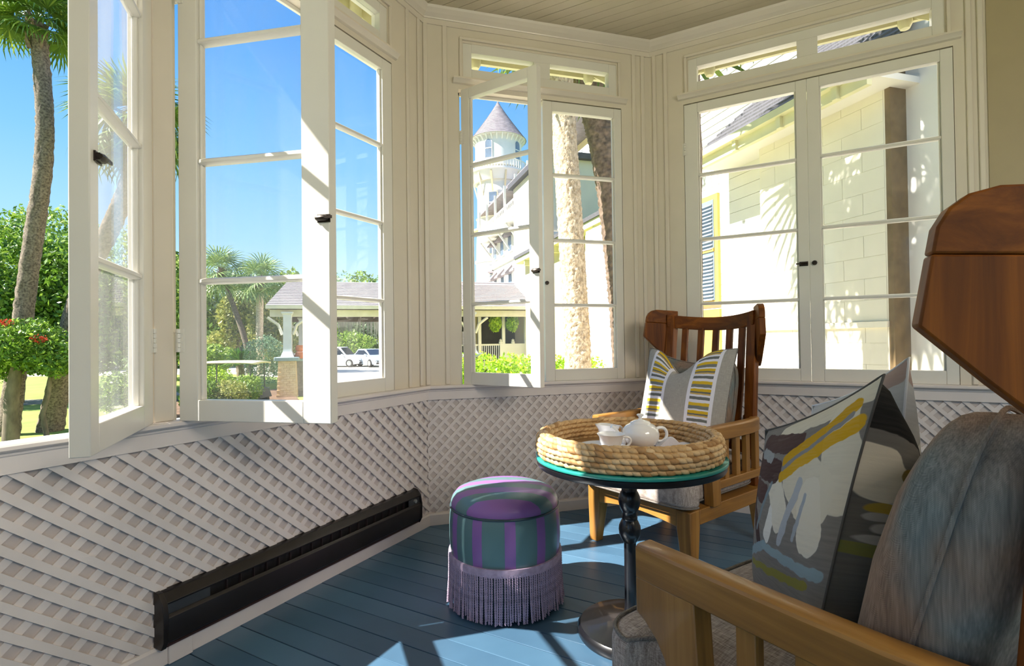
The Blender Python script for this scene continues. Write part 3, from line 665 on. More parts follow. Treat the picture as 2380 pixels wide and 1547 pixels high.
# ------------------------------------------------------------------ cushions
def pillow(name, mat_f, mat_b, corners, thick, label, group, pinch=.06, dent=None, edge=None, tback=None):
    # corners: bottom-left, bottom-right, top-right, top-left seen from the front face
    BL, BR, TR, TL = [Vector(c) for c in corners]; n = 26
    o = thing(name, label, 'cushion', tuple((BL + BR) / 2), 0, group); org = (BL + BR) / 2
    nrm = ((BR - BL).cross(TL - BL)).normalized()
    def P(u, v, side):
        x, y = 2 * u - 1, 2 * v - 1
        xs = x * (1 - pinch * (1 - y * y) ** 1.0 * (abs(x) ** 2)); ys = y * (1 - pinch * (1 - x * x) * (abs(y) ** 2))
        uu, vv = (xs + 1) / 2, (ys + 1) / 2
        p = BL * (1 - uu) * (1 - vv) + BR * uu * (1 - vv) + TR * uu * vv + TL * (1 - uu) * vv
        b = (max(0, 1 - x ** 2) ** .55) * (max(0, 1 - y ** 2) ** .55)
        b *= 1 + .10 * noise.noise(Vector((x * 2.2, y * 2.2, 3.3 * side + thick * 50)))
        if dent: 
            g = math.exp(-((x - dent[0]) / .38) ** 2) * max(0, (y - .0)) ** 2; p = p - (TL - BL) * dent[1] * g; b *= 1 - .25 * g
        return p + nrm * ((thick if side > 0 else -(tback or thick) if side < 0 else 0) * b) - org
    for side, mat, nm in ((1, mat_f, 'front_panel'), (-1, mat_b, 'back_panel')):
        G = [[P(i / n, j / n, side) for j in range(n + 1)] for i in range(n + 1)]
        m_ = M().sheet(G); me = bpy.data.meshes.new(nm); me.from_pydata(m_.v, [], m_.f)
        uvl = me.uv_layers.new(name='UVMap')
        for lp in me.loops:
            k = lp.vertex_index; i, j = divmod(k, n + 1); uvl.data[lp.index].uv = (i / n - .5, j / n - .5)
        me.materials.append(mat); me.polygons.foreach_set('use_smooth', [True] * len(me.polygons)); link(nm, me, o)
    loop = [P(i / n, 0, 0) for i in range(n)] + [P(1, j / n, 0) for j in range(n)] + [P(1 - i / n, 1, 0) for i in range(n)] + [P(0, 1 - j / n, 0) for j in range(n + 1)]
    M().tube(loop, .0024, 6, False).build('piping', edge or m_piping, o, smooth=60)
    return o
def chl(ch, f, l, z):
    t = ch.rotation_euler.z; return Vector((ch.location.x + math.cos(t) * f - math.sin(t) * l, ch.location.y + math.sin(t) * f + math.cos(t) * l, z))
L_ = lambda f, l, z: chl(ch1, f, l, z)
m_white = pm('white_cord', 'e6e4e2', .8, .03, 20)
# seen from the sitter's front: sitter's right (-l) is on the left of the picture
pillow('lumbar_cushion', m_lumb, pm('linen_back', 'a5a09a', .85, .05, 30), [L_(-.235, -.235, .445), L_(-.235, .265, .445), L_(-.355, .285, .955), L_(-.355, -.215, .955)], .075,
       'grey linen cushion with two yellow and grey striped bands on the far armchair', None, .05, (-.12, .24))
m_edge = pm('dark_seam', '55524e', .85, .1, 20); m_wedge = pm('white_edge_cloth', 'dcdce0', .8, .03, 20)
PB = pillow('painted_cushion', m_abs, m_abs2, [(.540, -1.872, .425), (.362, -2.205, .440), (.490, -2.245, .945), (.556, -1.902, .792)], .045,
       'abstract brush-painted cushion with yellow strokes, in front on the near armchair', 'painted cushions on the near armchair', .075, None, m_edge, .20)
pillow('painted_cushion', m_abs3, m_abs3, [(.715, -1.83, .43), (.630, -2.150, .440), (.640, -2.175, .968), (.775, -1.822, .83)], .06,
       'pale grey painted cushion standing behind the yellow-stroked one', 'painted cushions on the near armchair', .075, None, m_wedge, .12)

# ------------------------------------------------------------------ table, tray and tea things
TX, TY = .535, -1.285
tb = thing('side_table', 'round black pedestal table with glass top carrying the woven tray', 'table', (TX, TY, 0))
M().lathe([(0, 0), (.178, 0), (.182, .006), (.182, .022), (.172, .034), (.10, .042), (.035, .050), (0, .050)], 56).build('base', m_black, tb, smooth=40)
M().lathe([(.034, .045), (.024, .06), (.0205, .10), (.0205, .312), (.024, .316), (.030, .326), (.0365, .342), (.0375, .354), (.036, .368), (.029, .384), (.0255, .390), (.0265, .393), (.0265, .398), (.0252, .401), (.0252, .416), (.028, .420), (.034, .434), (.0375, .452), (.036, .468), (.030, .482), (.026, .488), (.0265, .492), (.0255, .496), (.0255, .585)], 32).build('column', m_black, tb, smooth=40)
M().lathe([(.026, .568), (.10, .572), (.29, .576), (.312, .580), (.315, .586), (.315, .598), (.312, .6), (0, .6)], 72).build('tabletop', m_black, tb, smooth=40)
gt_ = M().lathe([(0, .601), (.318, .601), (.318, .613), (0, .613)], 72).build('glass_top', m_gtop, tb, smooth=40, label='glass disc laid on the black top')
M().lathe([(.3175, .6012), (.3195, .6030), (.3195, .6112), (.3175, .6130)], 72).build('glass_edge', m_gedge, gt_, smooth=60, label='teal polished glass edge')

tray = thing('woven_tray', 'round braided water hyacinth tray on the glass table', 'tray', (TX - .005, TY - .002, .6135))
def knot_mesh(name, mat, s=1.0, seed=0):
    P = []; rnd = random.Random(seed)
    for i in range(9):
        a = i / 8; row = []; r = .0116 * s * math.sin(math.pi * (.03 + .94 * a)) ** 1.0; x = (a - .5) * .043 * s
        cz = .0045 * math.sin((a - .5) * 2.6)
        for k in range(9):
            th = 2 * math.pi * k / 8; row.append((x, r * 1.0 * math.cos(th), cz + r * .82 * math.sin(th) + .0006 * math.sin(3 * th + seed)))
        P.append(row)
    return M().sheet(P).mesh(name, mat, 60)
kms = [knot_mesh('braid_knot', m_, 1.0 + .06 * i, i) for i, m_ in enumerate((m_straw, m_straw2, m_straw, m_straw3))]
M().lathe([(0, 0), (.28, 0), (.28, .010), (0, .012)], 48).build('tray_base', m_straw3, tray)
M().lathe([(.275, .004), (.293, .012), (.296, .07), (.286, .078), (.276, .07), (.268, .014)], 60).build('tray_core', m_straw3, tray)
knots = []
rows = [(.2985, .010, 1), (.3035, .026, 1), (.3045, .042, 1), (.301, .058, 1), (.293, .0715, 2), (.281, .0735, 2), (.2705, .060, 3), (.2665, .044, 3), (.264, .028, 3), (.263, .012, 3)]
for ri, (r, z, kind) in enumerate(rows):
    N = int(2 * math.pi * r / .0235)
    for i in range(N):
        a = 2 * math.pi * (i + .5 * (ri % 2)) / N; knots.append((r, z, a, ri, i))
def knotmat(k):
    r, z, a, ri, i = k; rr = r + random.uniform(-.0012, .0012)
    out = Matrix.Rotation(a, 4, 'Z') @ Matrix.Translation((rr, 0, z + random.uniform(-.001, .001))) @ Matrix.Rotation(R(90), 4, 'Z') @ Matrix.Rotation(R(29 + random.uniform(-8, 8)), 4, 'Y')
    return out
def kdist(k):
    p = Vector((tray.location.x + k[0] * math.cos(k[2]), tray.location.y + k[0] * math.sin(k[2]), .65)); d = (p - CAM).length
    outer = k[3] <= 5; away = math.cos(k[2] - math.atan2(CAM.y - TY, CAM.x - TX))
    vis = away > -.15 if outer and k[3] < 4 else (True if k[3] in (4, 5) else away < -.1)
    return d + (0 if vis else 5)
knots.sort(key=kdist)
rest = M()
for q, k in enumerate(knots):
    mt = knotmat(k); me = kms[random.choice((0, 0, 1, 1, 2, 3))]
    if q < 296:
        o = link('braid_knot', me, tray); o.matrix_local = mt
    else:
        rest.add([tuple(mt @ v.co) for v in me.vertices], [tuple(p.vertices) for p in me.polygons])
rest.build('braiding', m_straw, tray, smooth=60, kind='stuff')

def china(name, label, cat, loc, rz=0, group=None): return thing(name, label, cat, loc, rz, group)
def handle(parent, pts, r=.004): return M().tube(pts, r, 8).build('handle', m_china, parent, smooth=60)
def bez(p0, p1, p2, p3, n=12): return [tuple(Vector(p0) * (1 - t) ** 3 + Vector(p1) * 3 * t * (1 - t) ** 2 + Vector(p2) * 3 * t * t * (1 - t) + Vector(p3) * t ** 3) for t in [i / n for i in range(n + 1)]]
zt = .6255
sau = china('saucer', 'white saucer under the front teacup on the woven tray', 'saucer', (.447, -1.262, zt))
M().lathe([(0, .003), (.03, .003), (.033, 0), (.036, .003), (.060, .010), (.080, .018), (.0805, .0195), (.058, .0125), (.03, .006), (0, .006)], 40).build('dish', m_china, sau, smooth=60)
cup = china('teacup', 'white flared teacup with round handle, foremost on the tray', 'cup', (.462, -1.300, zt + .006), R(-16))
cp = [(0, 0), (.020, 0), (.022, .004), (.030, .010), (.036, .030), (.040, .048), (.047, .057), (.0465, .058), (.038, .050), (.034, .030), (.026, .012), (0, .010)]
M().lathe(cp, 40).build('bowl', m_china, cup, smooth=60); handle(cup, bez((.036, 0, .044), (.085, 0, .056), (.068, 0, .004), (.031, 0, .012)))
jug = china('cream_jug', 'white cream jug with wide swept lip behind the teacup', 'jug', (.500, -1.205, zt), R(196))
prof = [(.024, 0), (.026, .004), (.032, .016), (.034, .040), (.034, .060), (.042, .078)]
P = []
for k in range(33):
    a = 2 * math.pi * k / 32; row = []
    for r, z in prof + [(.040, .077), (.031, .058), (.031, .03), (.02, .012), (.0, .012)]:
        lip = max(0, math.cos(a)) ** 3 * max(0, (z - .045) / .033); back = max(0, -math.cos(a)) ** 2 * max(0, (z - .05) / .03)
        row.append(((r + .016 * lip) * math.cos(a) , (r) * math.sin(a), z + .006 * lip - .006 * back))
    P.append(row)
M().sheet(P).build('body', m_china, jug, smooth=60); M().lathe([(0, .058), (.0312, .058)], 24).build('milk', m_tea, jug)
handle(jug, bez((-.038, 0, .066), (-.082, 0, .078), (-.070, 0, .016), (-.031, 0, .018)))
tp = china('teapot', 'white round teapot with knobbed lid in the middle of the tray', 'teapot', (.590, -1.270, zt), R(-8))
M().lathe([(0, 0), (.036, 0), (.038, .004), (.054, .018), (.063, .036), (.0645, .052), (.060, .068), (.049, .080), (.034, .088), (.032, .088)], 48).build('body', m_china, tp, smooth=60)
ld = M().lathe([(.036, .087), (.034, .091), (.022, .097), (.008, .100), (.005, .104), (.006, .109), (.012, .114), (.0125, .117), (.008, .120), (0, .121)], 32).build('lid', m_china, tp, smooth=60)
M().tube(bez((-.055, 0, .030), (-.085, 0, .034), (-.078, 0, .066), (-.105, 0, .080), 10), [.016, .014, .013, .0115, .0105, .0095, .0088, .008, .0075, .007, .0065], 12).build('spout', m_china, tp, smooth=60)
M().tube(bez((.056, 0, .066), (.112, 0, .088), (.108, 0, .006), (.060, 0, .024)), .0055, 10).build('handle', m_china, tp, smooth=60)
# folded napkin
G = []
for i in range(23):
    row = []
    for j in range(15):
        u, v = i / 22, j / 14; x = (u - .5) * .15; y = (v - .5) * .12
        z = .006 + .040 * math.exp(-((u - .32) / .22) ** 2) * (.55 + .45 * math.cos(v * 3)) + .004 * noise.noise(Vector((u * 6, v * 5, 2)))
        row.append((x, y, z))
    G.append(row)
mn = M().sheet(G); nn = len(mn.v); mn.sheet([[(x * .98, y * .98, .001) for x, y, z in row] for row in G]); rim = [i * 15 for i in range(23)] + [22 * 15 + j for j in range(1, 15)] + [i * 15 + 14 for i in range(21, -1, -1)] + [j for j in range(13, 0, -1)]
mn.f += [(rim[i], rim[(i + 1) % len(rim)], nn + rim[(i + 1) % len(rim)], nn + rim[i]) for i in range(len(rim))]
nk = mn.build('napkin', m_napkin, None, smooth=70, loc=(.712, -1.300, zt)); nk.rotation_euler = (0, 0, R(-22))
tag(nk, 'folded white linen napkin beside the teapot on the tray', 'napkin')

# ------------------------------------------------------------------ pouf
pf = thing('fringed_pouf', 'round purple and green striped pouf with long mauve fringe', 'pouf', (.192, -.912, 0))
M().lathe([(.20, .165), (.211, .19), (.216, .25), (.216, .31), (.213, .352), (.209, .368)], 72).build('side_cover', m_pouf, pf, smooth=60)
M().lathe([(.209, .372), (.2095, .388), (.203, .404), (.188, .422), (.15, .436), (.09, .444), (0, .448)], 72).build('top_cover', m_pouf, pf, smooth=60)
M().tube([(.2105 * math.cos(2 * math.pi * i / 72), .2105 * math.sin(2 * math.pi * i / 72), .370) for i in range(73)], .0042, 8, False).build('piping', m_poufdark, pf, smooth=60)
M().lathe([(.214, .172), (.220, .172), (.2215, .186), (.220, .200), (.215, .200)], 72).build('fringe_band', m_fringe, pf, smooth=40)
M().lathe([(0, .0), (.185, 0), (.20, .02), (.20, .17), (0, .17)], 48).build('inner_drum', m_poufdark, pf, smooth=40)
def cord_mesh(seed):
    rnd = random.Random(seed); m = M(); ph = rnd.uniform(0, 6); ln = .166 + rnd.uniform(-.006, .010); dx = rnd.uniform(-.004, .004); dy = rnd.uniform(-.002, .010)
    for st in (0, math.pi):
        pts = []; 
        for k in range(45):
            u = k / 44; an = ph + st + u * 62; pts.append((.218 + dy * u * u + .0021 * math.cos(an), dx * u * u + .0021 * math.sin(an), .180 - ln * u))
        m.tube(pts, .0021, 5)
    return m.mesh('fringe_cord', m_fringe, 60)
cms = [cord_mesh(i) for i in range(6)]
for i in range(150):
    o = link('fringe_cord', cms[random.randrange(6)], pf); o.rotation_euler = (0, 0, 2 * math.pi * i / 150 + random.uniform(-.006, .006))

# ================================================================== outside
GZ = -1.2
m_grass = pm('lawn_grass', '8fa24a', .9, .3, 1.2, .4, 60, col2='768a3c')
m_road = pm('pale_drive', 'cfc8bb', .9, .08, .8, .1, 30)
m_path = pm('grey_path', '9a9690', .9, .1, 1.0, .1, 30)
m_soil = pm('bark_mulch', '6b5440', .95, .3, 5, .3, 30)
struct(M().box(-140, 140, -60, 160, GZ - .3, GZ - .0).build('lawn', m_grass))
def patch(name, pts, z, mat): return struct(M().prism(pts, GZ - .02, GZ + z, lambda a, b, h: (a, b, h)).build(name, mat))
patch('garden_path', [(-60, 22.5), (-30, 21.2), (-13, 20.4), (-4.6, 23.5), (-4.6, 25.2), (-13, 22.8), (-30, 23.8), (-60, 25.5)], .02, m_path)
patch('drive', [(-2.4, 19), (9, 19), (12, 60), (-60, 60), (-30, 44), (-9, 38), (-3.2, 30)], .025, m_road)
patch('bounce_terrace', [(-9.5, -14), (12, -14), (12, 3.9), (3, 4.2), (-2, 4.6), (-6.5, 2.0), (-9.5, -2)], .02, m_road)  # last patch: unseen pale paving added to bounce warm light indoors
patch('planting_bed', [(-7.5, 13.5), (-2.8, 13.0), (-2.6, 18.5), (-3.6, 24), (-7.2, 21.5)], .03, m_soil)

def leafquads(m, center, rad, n, size, rnd, shell=.55, flat=0.0):
    cx, cy, cz = center; rx, ry, rz = rad
    for _ in range(n):
        while True:
            x, y, z = rnd.uniform(-1, 1), rnd.uniform(-1, 1), rnd.uniform(-1, 1); d = x * x + y * y + z * z
            if 1e-3 < d <= 1 and d > shell * shell * rnd.random(): break
        lump = 1 + .22 * noise.noise(Vector((x * 2.1 + cx, y * 2.1 + cy, z * 2.1 + cz)))
        p = Vector((cx + x * rx * lump, cy + y * ry * lump, cz + z * rz * lump))
        a = Vector((rnd.gauss(0, 1), rnd.gauss(0, 1), rnd.gauss(0, 1) - flat)).normalized(); b = a.cross(Vector((rnd.gauss(0, 1), rnd.gauss(0, 1), rnd.gauss(0, 1)))).normalized()
        s_ = size * rnd.uniform(.6, 1.3); m.add([p - a * s_, p + b * s_ * .45, p + a * s_, p - b * s_ * .45], [(0, 1, 2, 3)])
lg_dark = leafmat('dark_leaves', '42601f', '6c9230', 'a6bf4c'); lg_mid = leafmat('mid_green_leaves', '557630', '86a548', 'b6c85e')
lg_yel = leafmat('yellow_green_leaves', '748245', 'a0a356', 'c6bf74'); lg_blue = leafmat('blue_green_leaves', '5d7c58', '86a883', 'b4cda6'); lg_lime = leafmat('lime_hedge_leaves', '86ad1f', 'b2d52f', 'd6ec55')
lg_far = leafmat('hazy_far_leaves', '84a07c', 'a0b98a', 'c4d5a0'); lg_red = leafmat('red_flowers', 'b5321e', 'd24a2c', None, .2); lg_palm = leafmat('palm_green', '3b5a1d', '6d8c30', 'a8b84f', .25); lg_palmd = leafmat('palm_far_green', '5e7c46', '86a05a', 'b4c07e', .25); lg_moss = leafmat('spanish_moss', '9a988a', 'b9b5a4', 'd6d1c2', .3)  # lg_far has the haze of distance mixed into its leaf colours
m_bark = pm('grey_bark', '6f6355', .95, .35, 9, .6, 50, stretch=(1, 1, .3)); m_palmbark = pm('palm_bark', '8c7d6e', .95, .4, 22, .9, 40, col2='4a4038'); m_palmlit = pm('tan_palm_bark', 'e2d0b8', .95, .35, 16, 1.0, 26, col2='9c866c', stretch=(1.4, 1.4, 1.0), bdist=.02); m_palmgrey = pm('brown_boot_bark', '8d7868', .95, .4, 12, .9, 30, col2='57483e')
def tree(name, label, crowns, n, size, mat, trunk=None, group=None, seed=1, cat='tree', tmat=None, shell=.6, tr_=None):
    rnd = random.Random(seed); base = trunk[0] if trunk else (crowns[0][0][0], crowns[0][0][1], GZ)
    o = thing(name, label, cat, base, 0, group); m = M(); b = Vector(base); tot = sum(r[0] * r[1] * r[2] for _, r in crowns)
    for c, r in crowns: leafquads(m, tuple(Vector(c) - b), r, int(n * r[0] * r[1] * r[2] / tot), size, rnd, shell)
    f = m.build('foliage', mat, o, kind='stuff')
    for tr in (trunk and [trunk] or []):
        M().tube([tuple(Vector(p) - b) for p in tr[0:]] if False else [tuple(Vector(p) - b) for p in tr], [(tr_ or .16 * (seed % 3 * .2 + .8)) * (1 - .5 * i / len(tr)) for i in range(len(tr))], 10).build('trunk', tmat or m_bark, o, smooth=60)
    return o

# palms: rough trunk, fan fronds of folded blades
def frond_mesh(name, mat, seed, blades=26, ln=.95):
    rnd = random.Random(seed); m = M(); hub = Vector((.75, 0, .02))
    m.tube([(0, 0, 0), (.4, 0, .05), tuple(hub)], [.022, .016, .012], 5)
    for k in range(blades):
        a = R(-118 + 236 * k / (blades - 1)); L_ = ln * (.72 + .28 * math.cos(a * .7)) * rnd.uniform(.9, 1.08); d = Vector((math.cos(a), math.sin(a), 0)); sd = Vector((-d.y, d.x, 0)); w = .030
        fold = .10 * abs(math.sin(a)); p0 = hub; p1 = hub + d * L_ * .45 + Vector((0, 0, .04 - fold * .4)); p2 = hub + d * L_ * .8 + Vector((0, 0, -.06 - fold)); p3 = hub + d * L_ + Vector((0, 0, -.24 - fold - rnd.uniform(0, .12)))
        m.add([p0 - sd * .006, p0 + sd * .006, p1 - sd * w, p1 + sd * w, p2 - sd * w * .7, p2 + sd * w * .7, p3], [(0, 1, 3, 2), (2, 3, 5, 4), (4, 5, 6)])
    return m.mesh(name, mat)
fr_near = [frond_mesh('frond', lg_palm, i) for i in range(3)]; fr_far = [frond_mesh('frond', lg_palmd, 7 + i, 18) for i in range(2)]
def palm(name, label, path, r0, r1, nfr, scale, mat, meshes, seed, group=None, boots=True, res=(32, 120), rough=.10, droop=135):
    rnd = random.Random(seed); b = Vector(path[0]); o = thing(name, label, 'palm tree', path[0], 0, group)
    # smooth path through the points
    pts = [Vector(p) - b for p in path]; N = res[1]; P = []
    def sample(u):
        k = u * (len(pts) - 1); i = min(int(k), len(pts) - 2); t = k - i; p0 = pts[max(i - 1, 0)]; p1 = pts[i]; p2 = pts[i + 1]; p3 = pts[min(i + 2, len(pts) - 1)]
        return .5 * ((2 * p1) + (p2 - p0) * t + (2 * p0 - 5 * p1 + 4 * p2 - p3) * t * t + (3 * p1 - p0 - 3 * p2 + p3) * t ** 3)
    L_ = sum((pts[i + 1] - pts[i]).length for i in range(len(pts) - 1))
    for i in range(N + 1):
        u = i / N; c = sample(u); row = []; r = r0 + (r1 - r0) * u
        for k in range(res[0] + 1):
            a = 2 * math.pi * (k % res[0]) / res[0]; q = Vector((math.cos(a) * r * 22, math.sin(a) * r * 22, u * L_ * 13 + seed)); rr = r * (1 + rough * noise.noise(q) + rough * .9 * noise.noise(q * 2.7) + (.10 * math.exp(-((u - .02) / .05) ** 2)))
            row.append((c.x + rr * math.cos(a), c.y + rr * math.sin(a), c.z))
        P.append(row)
    M().sheet(P).build('trunk', mat, o, smooth=75)
    top = sample(1.0)
    if boots:
        m = M()
        for k in range(26):
            a = rnd.uniform(0, 6.283); z = rnd.uniform(-.75, .05); d = Vector((math.cos(a), math.sin(a), 0)); s_ = Vector((-d.y, d.x, 0)); q = top + d * r1 * 1.0 + Vector((0, 0, z)); e = q + d * .12 * scale + Vector((0, 0, .28 * scale)); w = .07 * scale
            m.add([q - s_ * w, q + s_ * w, e + s_ * w * .5, e - s_ * w * .5, q + d * .05], [(0, 1, 2, 3), (0, 4, 3), (1, 2, 4), (2, 3, 4)])
        m.build('boots', m_palmgrey, o, kind='stuff')
    for k in range(nfr):
        a = 2.39996 * k + rnd.uniform(-.2, .2); el = 78 - droop * (k / max(nfr - 1, 1)) ** .9 + rnd.uniform(-8, 8)
        f = link('frond', meshes[k % len(meshes)], o); s_ = scale * rnd.uniform(.85, 1.12)
        f.matrix_local = Matrix.Translation(top + Vector((0, 0, .1 * (nfr - k) / nfr))) @ Matrix.Rotation(a, 4, 'Z') @ Matrix.Rotation(-R(el), 4, 'Y') @ Matrix.Rotation(rnd.uniform(-.5, .5), 4, 'X') @ Matrix.Diagonal((s_, s_, s_, 1))
    return o
palm('tall_palm', 'tall straight dark-trunked palm at the far left, crown cut by the top of the frame', [(-8.70, 13.0, GZ), (-8.20, 12.84, 2.7), (-7.80, 12.72, 6.0), (-7.94, 12.72, 8.95)], .21, .165, 40, .72, m_palmbark, fr_near, 3, 'palms on the lawn', rough=.12, droop=112)
palm('leaning_palm', 'palm with strongly leaning trunk, seen behind the open left window leaf', [(-8.03, 13.4, GZ), (-7.62, 13.15, .5), (-7.0, 12.7, 2.5), (-6.2, 12.27, 3.98), (-5.72, 12.1, 5.25), (-5.56, 12.06, 6.35)], .26, .18, 36, .95, m_palmbark, fr_near, 9, 'palms on the lawn')
palm('thick_palm', 'thick pale palm trunk standing just outside the back window', [(3.02, 4.97, GZ), (3.03, 4.96, .57), (2.98, 4.96, 1.8), (2.91, 4.96, 3.2), (2.82, 4.97, 4.9), (2.78, 4.98, 6.6)], .215, .185, 26, 1.0, m_palmlit, fr_near, 14, 'palms beside the house', res=(64, 330), rough=.095)
palm('brown_palm', 'darker brown palm trunk leaning beside the thick pale one, boots on its upper part', [(4.06, 5.2, GZ), (3.98, 5.2, 1.2), (3.90, 5.2, 2.37), (3.76, 5.23, 3.84), (3.52, 5.28, 5.0), (3.1, 5.4, 6.2)], .20, .27, 22, .9, m_palmgrey, fr_near, 21, 'palms beside the house', res=(48, 260), rough=.12)
palm('garden_palm', 'palm close to the cottage wall, known by its frond shadows on the wall', [(2.35, 1.05, GZ), (2.37, 1.05, 2.0), (2.40, 1.05, 4.75)], .16, .13, 34, .92, m_palmbark, fr_near, 33, None, res=(16, 30))
palm('slender_far_palm', 'slender far palm with a leaning trunk among the trees across the drive', [(-7.60, 36.7, GZ), (-7.83, 36.7, .87), (-8.79, 37.0, 3.88), (-9.4, 37.1, 5.75)], .21, .17, 26, 1.35, m_palmbark, fr_far, 5, None, res=(12, 20), rough=.05)
palm('bushy_far_palm', 'far palm with two pale trunks beside the gazebo roof', [(-6.85, 36.45, GZ), (-6.95, 36.45, 1.8), (-6.87, 36.45, 5.2)], .26, .22, 24, 1.3, m_palmlit, fr_far, 6, None, res=(12, 20), rough=.05)
# trees and shrubs
tree('shrub_tree', 'rounded dark shrub tree on a thick trunk, lower left on the lawn', [((-7.75, 11.72, 1.0), (.85, .85, .62)), ((-8.5, 11.9, .75), (.7, .7, .6)), ((-7.0, 11.45, .72), (.42, .5, .42))], 9000, .055, lg_dark, [(-8.0, 11.77, GZ), (-7.98, 11.77, -.2), (-7.85, 11.75, .7)], None, 4)
tree('thin_tree', 'thin crooked dark trunk between the shrub tree and the leaning palm', [((-7.25, 11.9, .55), (.5, .5, .3))], 1500, .05, lg_dark, [(-7.42, 12.0, GZ), (-7.50, 12.0, -.6), (-7.36, 11.95, -.1), (-7.3, 11.9, .5)], None, 3, tr_=.055)
for i, (x, y, z, r, h) in enumerate([(-15.6, 21.0, 3.2, 2.4, 2.9), (-12.9, 21.6, 3.3, 2.0, 2.7), (-11.0, 21.2, 2.5, 1.7, 2.6), (-13.9, 26.0, 4.4, 2.3, 3.2), (-9.9, 25.0, 3.1, 2.3, 3.2), (-9.75, 28.5, 3.4, .9, 2.7)]):
    tree('lawn_tree', ['leafy tree at the far left edge behind the tall palm', 'leafy tree behind the tall palm trunk', 'leafy tree between the tall and the leaning palm', 'taller tree rising behind the lawn trees, right of the tall palm', 'leafy tree seen through the open left window leaf', 'leafy tree seen in the gap between the two open window leaves'][i],
         [((x, y, z), (r, r, h)), ((x + .9, y - .6, z - 1.3), (r * .8, r * .8, h * .6))], 9000, .11, lg_mid if i in (0, 3, 4) else lg_dark, [(x, y, GZ), (x + .1, y, .5), (x, y, z)], 'trees across the lawn', 10 + i)
fl_ = M(); rnd = random.Random(5)
for c in ((-8.3, 11.6, 1.42), (-7.85, 11.35, 1.50), (-9.0, 11.9, 3.2), (-7.2, 11.2, 1.15), (-8.9, 12.1, 1.3)): leafquads(fl_, c, (.16, .1, .10), 60, .035, rnd)
o = fl_.build('red_blossoms', lg_red, None, kind='stuff'); tag(o, 'red blossoms scattered over the shrub tree at the left', 'flowers', None, 'stuff')
far = [(-30, 52, 3.5, 5, 4.5, 1), (-24, 50, 3.2, 4.2, 4.4, 0), (-19.5, 52, 3.8, 4, 4.6, 2), (-15.5, 50, 3.2, 3.4, 4.4, 1), (-12.4, 52, 3.6, 3.6, 4.6, 0), (-9.4, 51, 3.6, 3.2, 4.6, 2), (-6.6, 53, 3.8, 3.2, 4.4, 1), (-3.4, 60, 4.2, 4, 5.0, 0), (.4, 62, 4.2, 4.2, 5.2, 1), (4.6, 62, 3.6, 4, 4.4, 2)]
lab = ['far oak at the left end of the row across the drive', 'far dark tree left of the slender palm', 'far hazy tree behind the parked dark car', 'far tree standing left of the leaning slender palm', 'far dense tree just behind the leaning slender palm', 'far tree behind the twin pale palm trunks', 'far tree rising left of the gazebo roof', 'far tree over the left part of the gazebo roof', 'far tree over the middle of the gazebo roof', 'far tree over the right part of the gazebo roof']
for i, (x, y, z, r, h, k) in enumerate(far):
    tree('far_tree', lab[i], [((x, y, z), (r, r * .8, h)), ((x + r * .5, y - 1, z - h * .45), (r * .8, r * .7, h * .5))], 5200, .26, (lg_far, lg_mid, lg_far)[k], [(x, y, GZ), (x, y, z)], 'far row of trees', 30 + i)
tree('yellow_tree', 'yellow-green tree in front of the far row', [((-9.0, 40, 3.0), (1.5, 1.4, 1.7)), ((-9.9, 40, 1.2), (1.2, 1.2, .8))], 4200, .16, lg_yel, [(-9, 40, GZ), (-9, 40, 2.5)], None, 7)
tree('olive_tree', 'olive-green leafy tree left of the gazebo column', [((-6.6, 38.5, 2.4), (1.6, 1.4, 2.2)), ((-5.7, 37.5, .9), (1.5, 1.3, 1.5))], 4200, .16, lg_yel, [(-6.5, 38.5, GZ), (-6.5, 38.5, 2)], None, 8)
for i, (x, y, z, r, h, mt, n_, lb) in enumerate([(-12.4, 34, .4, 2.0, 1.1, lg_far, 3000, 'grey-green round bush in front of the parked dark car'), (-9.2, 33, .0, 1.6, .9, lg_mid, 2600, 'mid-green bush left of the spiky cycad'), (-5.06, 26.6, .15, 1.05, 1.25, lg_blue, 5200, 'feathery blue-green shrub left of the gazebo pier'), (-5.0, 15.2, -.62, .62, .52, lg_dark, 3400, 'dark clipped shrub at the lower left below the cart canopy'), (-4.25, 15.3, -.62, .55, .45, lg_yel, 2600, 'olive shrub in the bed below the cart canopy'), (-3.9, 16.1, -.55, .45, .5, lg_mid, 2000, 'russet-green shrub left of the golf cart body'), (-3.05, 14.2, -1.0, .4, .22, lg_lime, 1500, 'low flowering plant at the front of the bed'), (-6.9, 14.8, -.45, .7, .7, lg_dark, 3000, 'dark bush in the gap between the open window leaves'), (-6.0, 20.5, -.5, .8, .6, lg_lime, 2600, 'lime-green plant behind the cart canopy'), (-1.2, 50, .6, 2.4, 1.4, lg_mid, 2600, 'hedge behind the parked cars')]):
    tree('shrub', lb, [((x, y, z), (r, r, h))], n_, .05 if y < 28 else .13, mt, None, 'garden shrubs', 60 + i, 'shrub', None, .75)
cy = thing('cycad', 'spiky dark cycad in the planting bed before the far trees', 'shrub', (-6.9, 30.2, GZ)); m = M(); rnd = random.Random(2)
for k in range(70):
    a = rnd.uniform(0, 6.28); el = rnd.uniform(.1, 1.35); d = Vector((math.cos(a) * math.cos(el), math.sin(a) * math.cos(el), math.sin(el))); s_ = d.cross(Vector((0, 0, 1))).normalized() * .10; b = Vector((0, 0, .9)); p1 = b + d * .8; p2 = b + d * 1.4 + Vector((0, 0, -.3))
    m.add([b, p1 - s_, p2, p1 + s_], [(0, 1, 2, 3)])
m.build('foliage', leafmat('cycad_green', '2f5a20', '4c7c2c', '74983c'), cy, kind='stuff'); M().lathe([(.2, 0), (.22, .5), (.15, .95), (0, 1.0)], 10).build('trunk', m_bark, cy)
mo = M(); rnd = random.Random(8)
